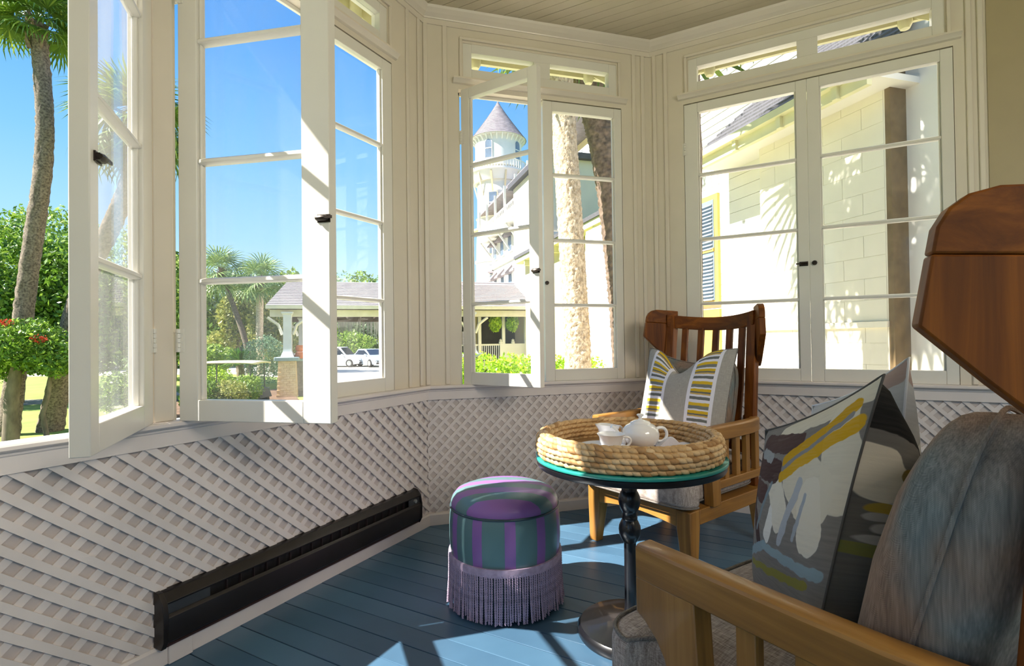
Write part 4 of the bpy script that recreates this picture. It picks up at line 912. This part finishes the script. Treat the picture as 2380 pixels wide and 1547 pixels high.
for k in range(1500):
    x = rnd.uniform(-3.2, 3.2); z = 5.6 + rnd.uniform(-1, 1); ln = rnd.uniform(1.2, 4.2); w = .08; y = 52 + rnd.uniform(-2, 2)
    if noise.noise(Vector((x * .8, y, 0))) < -.05: continue
    mo.add([(x - w, y, z), (x + w, y, z), (x + w * .2 + rnd.uniform(-.2, .2), y, z - ln)], [(0, 1, 2)])
o = mo.build('spanish_moss', lg_moss); tag(o, 'hanging grey moss in the trees behind the parked cars', 'moss', None, 'stuff')
# hedge below the back window
tree('clipped_hedge', 'bright lime-green hedge below the narrow back window', [((2.0 + .94 * k * .62, 7.05 - .27 * k * .62, -.30), (.66, .8, 1.02)) for k in range(-1, 4)], 30000, .045, lg_lime, None, None, 77, 'hedge', None, .8)

# ------------------------------------------------------------------ gazebo / carport with shingle roof
m_gaz = pm('grey_shingle', '948d8f', .9, .12, 12, .3, 60); m_gaztrim = pm('gazebo_cream', 'd8d3c4', .6, .06, 4); m_gazdark = pm('gazebo_rafter_brown', '5a4a3c', .8, .15, 6); m_brick = pm('tan_brick', 'e4ccaa', .85, .12, 9, .3, 50, col2='d2b48c'); m_brickg = pm('grey_brick', '7f7a76', .9, .2, 9, .3, 50); m_cap = pm('blue_grey_cap', '8fa3aa', .7, .1, 5); m_col = pm('white_column', 'c9cdd6', .6, .05, 4)
gz = thing('gazebo', 'open carport with grey shingle roof and white columns on brick piers', 'building', (-3.4, 20.2, GZ))
g0 = Vector((-3.4, 20.2, GZ)); GP = lambda x, y, z: (x - g0.x, y - g0.y, z - g0.z)
x0, x1, y0, y1, ze, zr_ = -3.95, 8.6, 19.85, 26.2, 2.46, 3.78
nrow = 16
for k in range(nrow):       # shingle courses, each lapping the one below
    a, b = k / nrow, (k + 1) / nrow + .012; ya, yb = y0 + (23.0 - y0) * a, y0 + (23.0 - y0) * b; za, zb = ze + (zr_ - ze) * a + .035, ze + (zr_ - ze) * b; xa, xb = x0 + .45 * a, x0 + .45 * b
    M().add([GP(xa, ya, za), GP(x1, ya, za), GP(x1, yb, zb), GP(xb, yb, zb), GP(xa, ya, za - .03), GP(x1, ya, za - .03)], [(0, 1, 2, 3), (0, 1, 5, 4)]).build('shingle_course', m_gaz, gz)
M().add([GP(x0 + .45, 23, zr_), GP(x1, 23, zr_), GP(x1, y1, ze), GP(x0, y1, ze), GP(x0, y0, ze), GP(x1, y0, ze)], [(0, 1, 2, 3), (0, 3, 4)]).build('rear_roof', m_gaz, gz)
M().box(*[v for p in ((x0 - g0.x, x1 - g0.x), (y0 - .03 - g0.y, y0 + .03 - g0.y), (ze - .12 - g0.z, ze + .02 - g0.z)) for v in p]).build('fascia', m_gaztrim, gz)
M().box(x0 - g0.x + .1, x1 - g0.x, .0, .22, ze - .42 - g0.z, ze - .14 - g0.z).build('front_beam', m_gaztrim, gz)
M().box(x0 - g0.x + .1, x1 - g0.x, 5.4, 5.6, ze - .45 - g0.z, ze - .14 - g0.z).build('rear_beam', m_gazdark, gz)
M().box(x0 - g0.x + .1, x1 - g0.x, .1, 5.7, ze - .13 - g0.z, ze - .08 - g0.z).build('board_ceiling', m_gazdark, gz)
for k in range(18): M().box(x0 - g0.x + .3 + k * .66, x0 - g0.x + .38 + k * .66, .22, 5.4, ze - .28 - g0.z, ze - .13 - g0.z).build('rafter', m_gazdark, gz)
for cx_, cy_ in ((-3.16, 20.05), (4.4, 20.05), (-3.16, 25.6), (4.4, 25.6)):
    ox, oy = cx_ - g0.x, cy_ - g0.y
    pier = M().lathe([(.56, .0), (.53, .05), (.45, 1.45), (0, 1.45)], 4, (ox, oy, 0), R(45), R(405)).build('brick_pier', m_brick if cx_ < 0 else m_brickg, gz)
    for r_ in range(16):
        z = .04 + r_ * .088; w_ = .385 - .065 * (r_ / 16)
        for q in range(3):
            a = -w_ + (2 * w_) * (q + (.5 if r_ % 2 else 0)) / 3; b = min(a + 2 * w_ / 3 - .015, w_)
            if cy_ < 21: M().box(ox + a, ox + b, oy - w_ - .014, oy - w_ + .05, z, z + .074).build('brick', m_brick if cx_ < 0 else m_brickg, pier)
    M().box(ox - .46, ox + .46, oy - .46, oy + .46, 1.45, 1.60).build('pier_cap', m_cap, gz, bevel=.02)
    M().lathe([(.36, 1.6), (.30, 1.72), (.24, 1.82), (.225, 1.9), (.21, 3.3), (.3, 3.36), (.3, 3.42), (0, 3.42)], 4, (ox, oy, 0), R(45), R(405)).build('column', m_col, gz)
    for sx in (1, -1):
        M().tube([(ox + sx * .2, oy, 2.5), (ox + sx * .35, oy, 2.9), (ox + sx * .75, oy, 3.2)], .06, 8).build('curved_brace', m_gaztrim, gz, smooth=60)
for k, x in enumerate((-2.55, -2.25, -1.95)):
    M().tube([(x - g0.x, 0.1, 1.6), (x - g0.x + .05, .1, 2.4), (x - g0.x - .03, .1, 3.25)], .055, 8).build('slim_post', m_gaztrim, gz, smooth=60)
M().box(.55, 2.0, -.1, .35, 0, 1.42).build('low_wall', m_brickg, gz); M().box(.5, 2.05, -.14, .40, 1.42, 1.52).build('wall_cap', m_cap, gz)
for i, (z, r_) in enumerate(((1.52, .20), (1.80, .17))):
    o = M().lathe([(.55 * r_, 0), (.95 * r_, .08), (r_, .16), (.8 * r_, .24), (.85 * r_, .27), (.7 * r_, .27), (0, .2)], 18).build('terracotta_pot', m_pot, None, smooth=50, loc=(-2.72, 20.15, GZ + z)); tag(o, ['lower terracotta pot on the carport wall', 'upper terracotta pot stacked on the carport wall'][i], 'pot', 'terracotta pots')

# ------------------------------------------------------------------ cars and golf cart
m_tyre = pm('tyre_rubber', '1c1c1e', .8, .1, 9); m_rim = pm('wheel_rim', 'b9bcc0', .3, .05, 9, metal=.8); m_cglass = pm('car_glass', '2b3440', .08, .1, 3, spec=.8); m_lampm = pm('headlamp', 'dfe6ec', .1, .05, 9, spec=.8); m_grill = pm('dark_grille', '23262b', .4, .1, 20)
def car(name, label, cat, loc, rz, paint, L_=4.4, Wd=1.8, Hh=1.5, suv=False):
    o = thing(name, label, cat, loc, R(rz), 'parked vehicles'); hw = Wd / 2
    hood = .98 if suv else .88
    sec = [(-L_ / 2, .35, .75, .92), (-L_ / 2 + .08, .25, .95, .97), (-L_ / 2 + 1.1, .22, 1.0, 1.0), (0, .22, 1.0, 1.0), (L_ / 2 - 1.35, .22, .98, 1.0), (L_ / 2 - .5, .24, hood - .04, .96), (L_ / 2 - .1, .28, hood - .18, .88), (L_ / 2, .38, .62, .80)]
    P = []
    for x, zb, zt_, w in sec: P.append([(x, -hw * w * .96, zb), (x, -hw * w, zb + .18), (x, -hw * w, zt_ - .16), (x, -hw * w * .93, zt_), (x, 0, zt_ + .03), (x, hw * w * .93, zt_), (x, hw * w, zt_ - .16), (x, hw * w, zb + .18), (x, hw * w * .96, zb), (x, -hw * w * .96, zb)])
    m = M().sheet(P); k = len(P[0]); m.f.append(tuple(range(k - 1))); m.f.append(tuple((len(P) - 1) * k + j for j in range(k - 1))); m.build('body', paint, o, smooth=35)
    b0, b1, b2, b3 = (-L_ / 2 + .1, -L_ / 2 + .35, L_ / 2 - 2.0, L_ / 2 - 1.25) if suv else (-L_ / 2 + .5, -L_ / 2 + 1.15, L_ / 2 - 2.1, L_ / 2 - 1.2)
    cab = [(b0, .96), (b1, Hh), (b2, Hh), (b3, .96)]; M().prism(cab, -hw * .80, hw * .80, lambda a, b, h: (a, h * (1 - .10 * (b - .96) / .6), b)).build('cabin', paint, o, bevel=.03)
    ins = [(b0 + .22, 1.02), (b1 + .12, Hh - .10), (b2 - .06, Hh - .10), (b3 - .20, 1.02)]; M().prism(ins, -hw * .815, hw * .815, lambda a, b, h: (a, h * (1 - .10 * (b - .96) / .6), b)).build('side_windows', m_cglass, o)
    f = lambda t, e: (b3 + (b2 - b3) * t + .012, e * (1 - .1 * t), .96 + (Hh - .96) * t + .012)
    M().add([f(.10, -hw * .72), f(.10, hw * .72), f(.90, hw * .70), f(.90, -hw * .70)], [(0, 1, 2, 3)]).build('windscreen', m_cglass, o)
    g = lambda t, e: (b0 + (b1 - b0) * t - .012, e, .96 + (Hh - .96) * t + .01)
    M().add([g(.15, -hw * .68), g(.15, hw * .68), g(.88, hw * .66), g(.88, -hw * .66)], [(0, 1, 2, 3)]).build('rear_window', m_cglass, o)
    for x in (-L_ / 2 + .85, L_ / 2 - .9):
        for s_ in (1, -1):
            wm = M().lathe([(.0, .0), (.30, .0), (.335, .03), (.335, .17), (.30, .20), (0, .20)], 20).build('wheel', m_tyre, o, smooth=40); wm.matrix_local = Matrix.Translation((x, s_ * (hw - .17), .335)) @ Matrix.Rotation(R(-90) * s_, 4, 'X')
            M().lathe([(0, .205), (.21, .205), (.22, .19)], 16).build('rim', m_rim, wm)
    for s_ in (1, -1):
        M().box(L_ / 2 - .22, L_ / 2 - .02, s_ * hw * .72 - .16, s_ * hw * .72 + .16, .62, .76).build('headlamp', m_lampm, o, bevel=.02)
        M().box(b3 - .35, b3 - .2, s_ * (hw + .06) - .08, s_ * (hw + .06) + .08, .98, 1.10).build('mirror', paint, o, bevel=.02)
    M().box(L_ / 2 - .10, L_ / 2 + .015, -hw * .5, hw * .5, .44, .70).build('grille', m_grill, o, bevel=.01); M().box(L_ / 2 - .12, L_ / 2 + .03, -hw * .82, hw * .82, .28, .42).build('bumper', m_grill, o, bevel=.02)
    return o
p_silver = pm('silver_blue_paint', 'aebccb', .2, .03, 2, coat=.6); p_white = pm('white_car_paint', 'e6e8ea', .2, .02, 2, coat=.6); p_dark = pm('dark_car_paint', '3c4654', .2, .05, 2, coat=.6)
car('car', 'silver-blue car facing the house on the drive, right of the white one', 'car', (.55, 43.6, GZ + .03), -62, p_silver)
car('car', 'white car parked on the drive left of the silver one', 'car', (-2.0, 44.8, GZ + .03), -30, p_white, 4.6, 1.85, 1.7, True)
car('car', 'dark car parked far across the lawn, half hidden by bushes', 'car', (-16.6, 62, GZ + .9), -20, p_dark)
gc = thing('golf_cart', 'golf cart with a long cream canopy parked behind the planting bed', 'golf cart', (-4.55, 17.1, GZ + .0), R(-16)); m_canopy = pm('cream_canopy', 'd9cdaa', .5, .05, 3); m_cart = pm('cart_dark_body', '3a3d42', .4, .1, 5)
G = [[((i / 16 - .5) * 2.1, (j / 6 - .5) * 1.15, 1.60 - .05 * (abs(i / 16 - .5) * 2) ** 4 - .04 * (abs(j / 6 - .5) * 2) ** 2) for j in range(7)] for i in range(17)]
cn = M().sheet(G).build('canopy', m_canopy, gc, smooth=60); cn.modifiers.new('solid', 'SOLIDIFY').thickness = .05
for x, y in ((-.85, .5), (-.85, -.5), (.85, .5), (.85, -.5)): M().tube([(x, y, .55), (x * .98, y, 1.55)], .02, 6).build('canopy_post', m_cart, gc)
M().prism([(-1.0, .25), (-1.0, .62), (-.35, .70), (-.2, .42), (.45, .40), (.6, .75), (1.0, .60), (1.1, .3)], -.55, .55, lambda a, b, h: (a, h, b)).build('body', m_cart, gc, bevel=.03); M().box(-.55, -.05, -.5, .5, .62, .76).build('seat', m_canopy, gc, bevel=.03); M().tube([(.55, .25, .75), (.42, .25, .98)], .02, 6).build('steering_column', m_cart, gc)
for x in (-.7, .75):
    for s_ in (1, -1):
        wm = M().lathe([(0, 0), (.2, 0), (.22, .03), (.22, .13), (.2, .16), (0, .16)], 16).build('wheel', m_tyre, gc, smooth=40); wm.matrix_local = Matrix.Translation((x, s_ * .48, .22)) @ Matrix.Rotation(R(-90) * s_, 4, 'X')

# ------------------------------------------------------------------ hotel: round tower, long facade, porch
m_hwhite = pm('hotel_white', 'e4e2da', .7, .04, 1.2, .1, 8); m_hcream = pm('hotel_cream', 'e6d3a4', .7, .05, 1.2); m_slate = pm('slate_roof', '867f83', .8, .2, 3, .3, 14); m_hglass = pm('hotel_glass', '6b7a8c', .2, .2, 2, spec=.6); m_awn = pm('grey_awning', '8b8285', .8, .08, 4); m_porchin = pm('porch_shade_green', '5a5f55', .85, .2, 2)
tw = thing('round_tower', 'tall round hotel tower with a pointed slate roof', 'tower', (12.42, 45.2, GZ)); zz = lambda z: z - GZ
nr = 20
for k in range(nr):
    a, b = k / nr, (k + 1) / nr; fr_ = lambda t: 2.62 * (1 - t) ** 1.12 + .03
    M().lathe([(fr_(a) + .03, zz(19.75 + 3.85 * a)), (fr_(b) + .0, zz(19.75 + 3.85 * b))], 36).build('slate_course', m_slate, tw, smooth=60)
M().lathe([(2.6, zz(19.72)), (2.62, zz(19.80)), (2.35, zz(19.74)), (2.2, zz(19.7))], 36).build('roof_edge', m_hwhite, tw)
for k in range(30):
    a = 2 * math.pi * k / 30; o = M().prism([(2.18, 0), (2.55, .42), (2.55, .52), (2.18, .52)], -.06, .06, lambda x, z, h: (x, h, z)).build('eave_bracket', m_hwhite, tw); o.matrix_local = Matrix.Translation((0, 0, zz(19.22))) @ Matrix.Rotation(a, 4, 'Z')
M().lathe([(2.2, zz(17.0)), (2.2, zz(19.7))], 48).build('drum', m_hwhite, tw, smooth=60)
M().lathe([(2.3, zz(15.6)), (2.65, zz(16.4)), (2.75, zz(16.45)), (2.75, zz(16.62)), (2.2, zz(16.62))], 48).build('balcony_floor', m_hwhite, tw, smooth=40)
M().tube([(2.7 * math.cos(a), 2.7 * math.sin(a), zz(17.35)) for a in [2 * math.pi * k / 48 for k in range(49)]], .05, 6, False).build('balcony_rail', m_hwhite, tw)
for k in range(64):
    a = 2 * math.pi * k / 64; o = M().box(2.67, 2.73, -.04, .04, zz(16.6), zz(17.35)).build('baluster', m_hwhite, tw); o.rotation_euler = (0, 0, a)
for k in range(12):
    a = 2 * math.pi * k / 12; o = M().sweep([((2.1, 0, zz(14.4)), (0, 1, 0), (0, 0, 1)), ((2.62, 0, zz(16.3)), (0, 1, 0), (0, 0, 1))], [(-.08, -.1), (.08, -.1), (.08, .1), (-.08, .1)]).build('balcony_strut', m_hcream, tw); o.rotation_euler = (0, 0, a)
prof = [(2.25, 0), (2.25, zz(5.2)), (2.33, zz(5.25)), (2.33, zz(5.5)), (2.22, zz(5.55)), (2.22, zz(8.1)), (2.32, zz(8.15)), (2.32, zz(8.35)), (2.2, zz(8.4)), (2.1, zz(12.2)), (2.2, zz(12.3)), (2.05, zz(12.4)), (2.05, zz(16))]
M().lathe(prof, 48).build('tower_wall', m_hwhite, tw, smooth=35)
M().lathe([(2.3, zz(11.0)), (2.6, zz(11.05)), (2.6, zz(11.2)), (2.1, zz(11.2))], 40).build('ledge', m_hcream, tw)
def arcwin(par, a, r, z, w, h, arch, mat_f=m_hwhite, awn=False):
    T = Matrix.Rotation(a, 4, 'Z'); pts = [(-w / 2, 0), (w / 2, 0)] + ([(w / 2 * math.cos(t), h - w / 2 + w / 2 * math.sin(t)) for t in [math.pi * k / 8 for k in range(9)]] if arch else [(w / 2, h), (-w / 2, h)])
    f = M().prism([(x * 1.25, y * 1.06 - .05) for x, y in pts], r - .1, r + .05, lambda p, q, d: (d, p, q + z)).build('window', mat_f, par); f.rotation_euler = (0, 0, a)
    M().prism(pts, r - .05, r + .07, lambda p, q, d: (d, p, q + z)).build('pane', m_hglass, f)
    M().box(r + .07, r + .09, -w / 2, w / 2, z + h * .48, z + h * .53).build('glazing_bar', m_hwhite, f)
    if awn: M().prism([(r, z + h + .05), (r + .5, z + h * .62), (r + .5, z + h * .55), (r, z + h * .6)], -w * .62, w * .62, lambda p, q, d: (p, d, q)).build('awning', m_awn, f)
cdir = math.atan2(CAM.y - 45.2, CAM.x - 12.42)
for da in (-.42, .9, 2.2): arcwin(tw, cdir + da, 2.2, zz(17.6), .62, 1.65, True)
for z, aw in ((12.5, False), (8.8, True), (5.9, True)):
    for da in (-.25, .75): arcwin(tw, cdir + da, 2.2, zz(z - .0), .72, 1.9, False, m_hcream, aw)
ho = thing('hotel_facade', 'long white hotel facade with awnings and an upper balcony running up to the tower', 'building', (11.2, 33, GZ)); HF = lambda x, y, z: (x - 11.2, y - 33, z - GZ)
def hbox(name, x0, x1, y0, y1, z0, z1, mat, par=None): return M().box(x0, x1, y0, y1, z0, z1, HF).build(name, mat, par or ho)
hbox('wall', 11.2, 16, 20.5, 45, GZ, 11.2, m_hwhite); hbox('cornice', 11.05, 11.25, 20.5, 44, 7.25, 7.45, m_hwhite); hbox('cornice', 11.05, 11.25, 20.5, 44, 4.55, 4.75, m_hwhite)
M().prism([(10.3, 12.3), (10.3, 12.5), (14.5, 16.0), (17.5, 13), (17.5, 12.3)], 21, 44.5, lambda a, b, h: HF(a, h, b)).build('roof', m_slate, ho); hbox('upper_wall', 12.0, 16, 20.5, 44, 11.0, 12.4, m_hcream)
hbox('balcony_floor', 9.9, 11.3, 22, 43, 9.55, 9.75, m_hwhite); hbox('balcony_handrail', 9.9, 10.0, 22, 43, 10.65, 10.75, m_hwhite); hbox('balcony_apron', 9.92, 9.98, 28, 43, 9.75, 10.3, m_hwhite)
for k in range(56): hbox('baluster', 9.93, 9.98, 22.1 + k * .375, 22.17 + k * .375, 9.75, 10.65, m_hwhite)
for k in range(8):
    y = 23 + k * 2.8; hbox('balcony_post', 9.88, 10.04, y, y + .16, 9.7, 12.3, m_hwhite); M().sweep([(HF(11.2, y, 8.0), (0, 1, 0), (0, 0, 1)), (HF(10.0, y, 9.55), (0, 1, 0), (0, 0, 1))], [(-.08, -.1), (.08, -.1), (.08, .1), (-.08, .1)]).build('balcony_brace', m_hwhite, ho)
for z in (8.0, 5.0, 1.8):
    for k in range(9):
        y = 22.4 + k * 2.35; f = hbox('window', 11.08, 11.22, y, y + 1.0, z - .05, z + 1.75, m_hwhite); hbox('pane', 11.05, 11.12, y + .08, y + .92, z + .03, z + 1.67, m_hglass, f)
        M().prism([(11.1, z + 1.85), (10.5, z + 1.2), (10.5, z + 1.08), (11.1, z + 1.15)], y - .08, y + 1.08, lambda a, b, h: HF(a, h, b)).build('awning', m_awn, f)
po = thing('porch', 'low hotel porch with grey roof, white posts and railing', 'porch', (6.6, 21.5, GZ)); PF = lambda x, y, z: (x - 6.6, y - 21.5, z - GZ)
def pbox(name, x0, x1, y0, y1, z0, z1, mat, par=None): return M().box(x0, x1, y0, y1, z0, z1, PF).build(name, mat, par or po)
for k in range(12):
    a, b = k / 12, (k + 1) / 12 + .01; ya, yb = 20.7 + 3.6 * a, 20.7 + 3.6 * b; za, zb = 2.80 + 1.25 * a + .03, 2.80 + 1.25 * b
    M().add([PF(3.4, ya, za), PF(9.6, ya, za), PF(9.6, yb, zb), PF(3.4, yb, zb), PF(3.4, ya, za - .03), PF(9.6, ya, za - .03)], [(0, 1, 2, 3), (0, 1, 5, 4)]).build('shingle_course', m_gaz, po)
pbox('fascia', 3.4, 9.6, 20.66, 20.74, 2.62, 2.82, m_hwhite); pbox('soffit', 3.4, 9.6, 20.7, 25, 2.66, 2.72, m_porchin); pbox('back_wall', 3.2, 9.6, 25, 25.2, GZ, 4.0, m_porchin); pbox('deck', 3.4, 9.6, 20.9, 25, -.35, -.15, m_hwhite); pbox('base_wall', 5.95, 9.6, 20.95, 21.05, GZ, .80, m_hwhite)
for x in (3.8, 5.0, 6.15, 7.25, 7.55, 8.8): pbox('post', x - .07, x + .07, 20.98, 21.12, -.2, 2.66, m_hwhite)
pbox('tan_column', 5.15, 5.45, 23.6, 23.9, -.2, 2.7, m_hcream)
pbox('handrail', 3.4, 5.95, 21.0, 21.08, .72, .80, m_hwhite)
for k in range(26): pbox('baluster', 3.45 + k * .097, 3.49 + k * .097, 21.02, 21.06, -.15, .74, m_col)
for x in (6.0, 6.6, 7.3, 8.3): M().lathe([(.09, 0), (.09, .10), (.05, .12), (.08, .17), (.0, .24)], 10, PF(x, 21.0, .80)).build('rail_finial', m_hwhite, po)
for k, x in enumerate((7.9, 8.35, 8.8)):
    f = pbox('porch_window', x, x + .36, 24.9, 25.02, .1, 2.4, m_hwhite); pbox('pane', x + .04, x + .32, 24.87, 24.95, .15, 2.35, m_hglass, f)
for i, (x, lb) in enumerate(((5.73, 'left hanging fern ball under the porch roof'), (6.55, 'right hanging fern ball under the porch roof'))):
    o = thing('hanging_fern', lb, 'hanging plant', (x, 20.85, 1.62), 0, 'hanging ferns'); m = M(); leafquads(m, (0, 0, .15), (.30, .28, .42), 900, .07, random.Random(i), .5, -1); m.build('foliage', lg_lime, o, kind='stuff'); M().tube([(0, 0, .4), (0, 0, 1.05)], .012, 5).build('hanger', m_gazdark, o); M().lathe([(.10, .0), (.16, .16), (0, .16)], 12).build('basket', m_gazdark, o)

# ------------------------------------------------------------------ cottage next door, seen through window 4
m_cot = pm('cottage_cream_brick', 'e6dfcc', .8, .05, 2.5, .35, 12); m_cotw = pm('cottage_white_board', 'e2dfd6', .7, .04, 2.5); m_cotb = pm('brown_stone_edge', '6e5a3c', .9, .25, 7, .5, 25); m_yel = pm('ochre_window_frame', 'd3ac55', .6, .06, 5); m_slat = pm('blue_grey_louver', '7487a0', .6, .1, 6); m_cotsh = pm('cottage_shingle', '57565b', .9, .35, 16, .5, 40, stretch=(.4, 3, 1))
co = thing('cottage', 'cream cottage with shingle eave and shuttered window beyond the right window', 'building', (4.5, 2, GZ)); CF = lambda x, y, z: (x - 4.5, y - 2, z - GZ)
def cbox(name, x0, x1, y0, y1, z0, z1, mat, par=None): return M().box(x0, x1, y0, y1, z0, z1, CF).build(name, mat, par or co)
mw = cbox('main_wall', 4.5, 8, .90, 2.55, GZ, 3.7, m_cot)
rnd = random.Random(4)
for k in range(23):        # painted masonry courses standing slightly proud
    z = GZ + k * .213; y = .92 - (.0 if k % 2 else .23)
    while y < 2.5:
        ya, yb = max(y, .92), min(y + .455, 2.54); y += .46
        if yb - ya > .06: M().box(4.4955 + rnd.uniform(-.0012, .0012), 4.51, ya, yb, z + .002, z + .211, CF).build('block', m_cot, mw)
cbox('ledge', 4.465, 4.5, .9, 2.55, 1.08, 1.14, m_cot); cbox('return_edge', 4.499, 4.72, .85, .905, GZ, 3.6, m_cotb)
rw = cbox('right_wall', 4.70, 8, -6, .9, GZ, 9.0, m_cotw)
lw_ = cbox('left_wall', 4.75, 8, 2.5, 8.4, GZ, 3.5, m_cotw)
for k in range(28): cbox('clapboard', 4.735, 4.752, 2.56, 8.4, GZ + k * .165, GZ + k * .165 + .158, m_cotw, lw_)
up = cbox('upper_wall', 7.0, 9, 4.35, 12, 3, 12, m_cotw)
for k in range(52): M().prism([(7.0, 3 + k * .17), (6.972, 3 + k * .17), (6.99, 3.165 + k * .17), (7.0, 3.165 + k * .17)], 4.33, 12, lambda a, b, h: CF(a, h, b)).build('clapboard', m_cotw, up)
ys0, ys1 = .72, 3.42; nc = 13
for k in range(nc):
    a, b = k / nc, (k + 1) / nc + .02; xa, xb = 4.08 + 2.0 * a, 4.08 + 2.0 * b; za, zb = 3.44 + 1.75 * a + .03, 3.44 + 1.75 * b
    M().add([CF(xa, ys0, za), CF(xa, ys1, za), CF(xb, ys1, zb), CF(xb, ys0, zb), CF(xa, ys0, za - .045), CF(xa, ys1, za - .045)], [(0, 1, 2, 3), (0, 1, 5, 4)]).build('shingle_course', m_cotsh, co)
cbox('fascia', 4.06, 4.12, ys0, ys1, 3.27, 3.46, m_eave); cbox('soffit', 4.08, 4.9, ys0, ys1, 3.36, 3.42, m_cotw)
for y in (1.0, 1.7, 2.4, 3.1): cbox('gutter_bracket', 4.02, 4.08, y, y + .06, 3.26, 3.40, m_eave)
cbox('gutter', 3.98, 4.06, ys0, ys1, 3.38, 3.46, m_eave)
wn = cbox('shutter_window', 4.69, 4.76, 3.62, 4.80, 1.48, 3.12, m_yel); cbox('opening', 4.68, 4.72, 3.70, 4.72, 1.55, 3.04, m_slat, wn)
for k in range(27):
    z = 1.57 + k * .054
    if k in (13,): cbox('shutter_rail', 4.665, 4.70, 3.70, 4.72, z, z + .05, m_yel, wn); continue
    M().prism([(4.69, z), (4.655, z - .022), (4.650, z - .014), (4.685, z + .012)], 3.72, 4.70, lambda a, b, h: CF(a, h, b)).build('louver', pm('louver_pale', 'a9b4c2', .6, .05, 6) if k == 0 else MATS['louver_pale'], wn)
cbox('lower_panel', 4.70, 4.76, 3.62, 4.80, .55, 1.42, m_yel)
wg = thing('white_wing', 'white house wing with a stepped eave behind the palm trunks', 'building', (6, 13, GZ)); WF = lambda x, y, z: (x - 6, y - 13, z - GZ)
M().box(6.3, 10, 9.9, 18, GZ, 4.3, WF).build('wall', m_hcream, wg); M().box(5.85, 6.3, 9.6, 18, 4.12, 4.30, WF).build('eave', m_eave, wg); M().prism([(5.8, 4.3), (5.8, 4.42), (8.6, 5.9), (10.5, 4.3)], 9.5, 18, lambda a, b, h: WF(a, h, b)).build('roof', m_cotsh, wg); M().box(5.82, 6.0, 9.45, 9.65, 4.0, 4.5, WF).build('eave_return', m_eave, wg)
for k in range(5): M().box(5.9, 6.3, 10.4 + k * 1.6, 10.5 + k * 1.6, 3.9, 4.14, WF).build('rafter_tail', m_eave, wg)
bg_ = thing('tall_white_house', 'tall plain white house front rising behind the palm trunks', 'building', (9, 18, GZ)); M().box(-1.7, 4, 0, 5, 0, 9.9, None).build('wall', pm('warm_white_stucco', 'e4d6bd', .8, .05, 1), bg_); M().box(-1.95, 4.2, -.25, 5.2, 9.9, 10.15, None).build('roof_edge', m_shing, bg_); M().box(-1.78, 4, -.06, .05, 6.5, 6.75, None).build('string_course', m_hwhite, bg_)
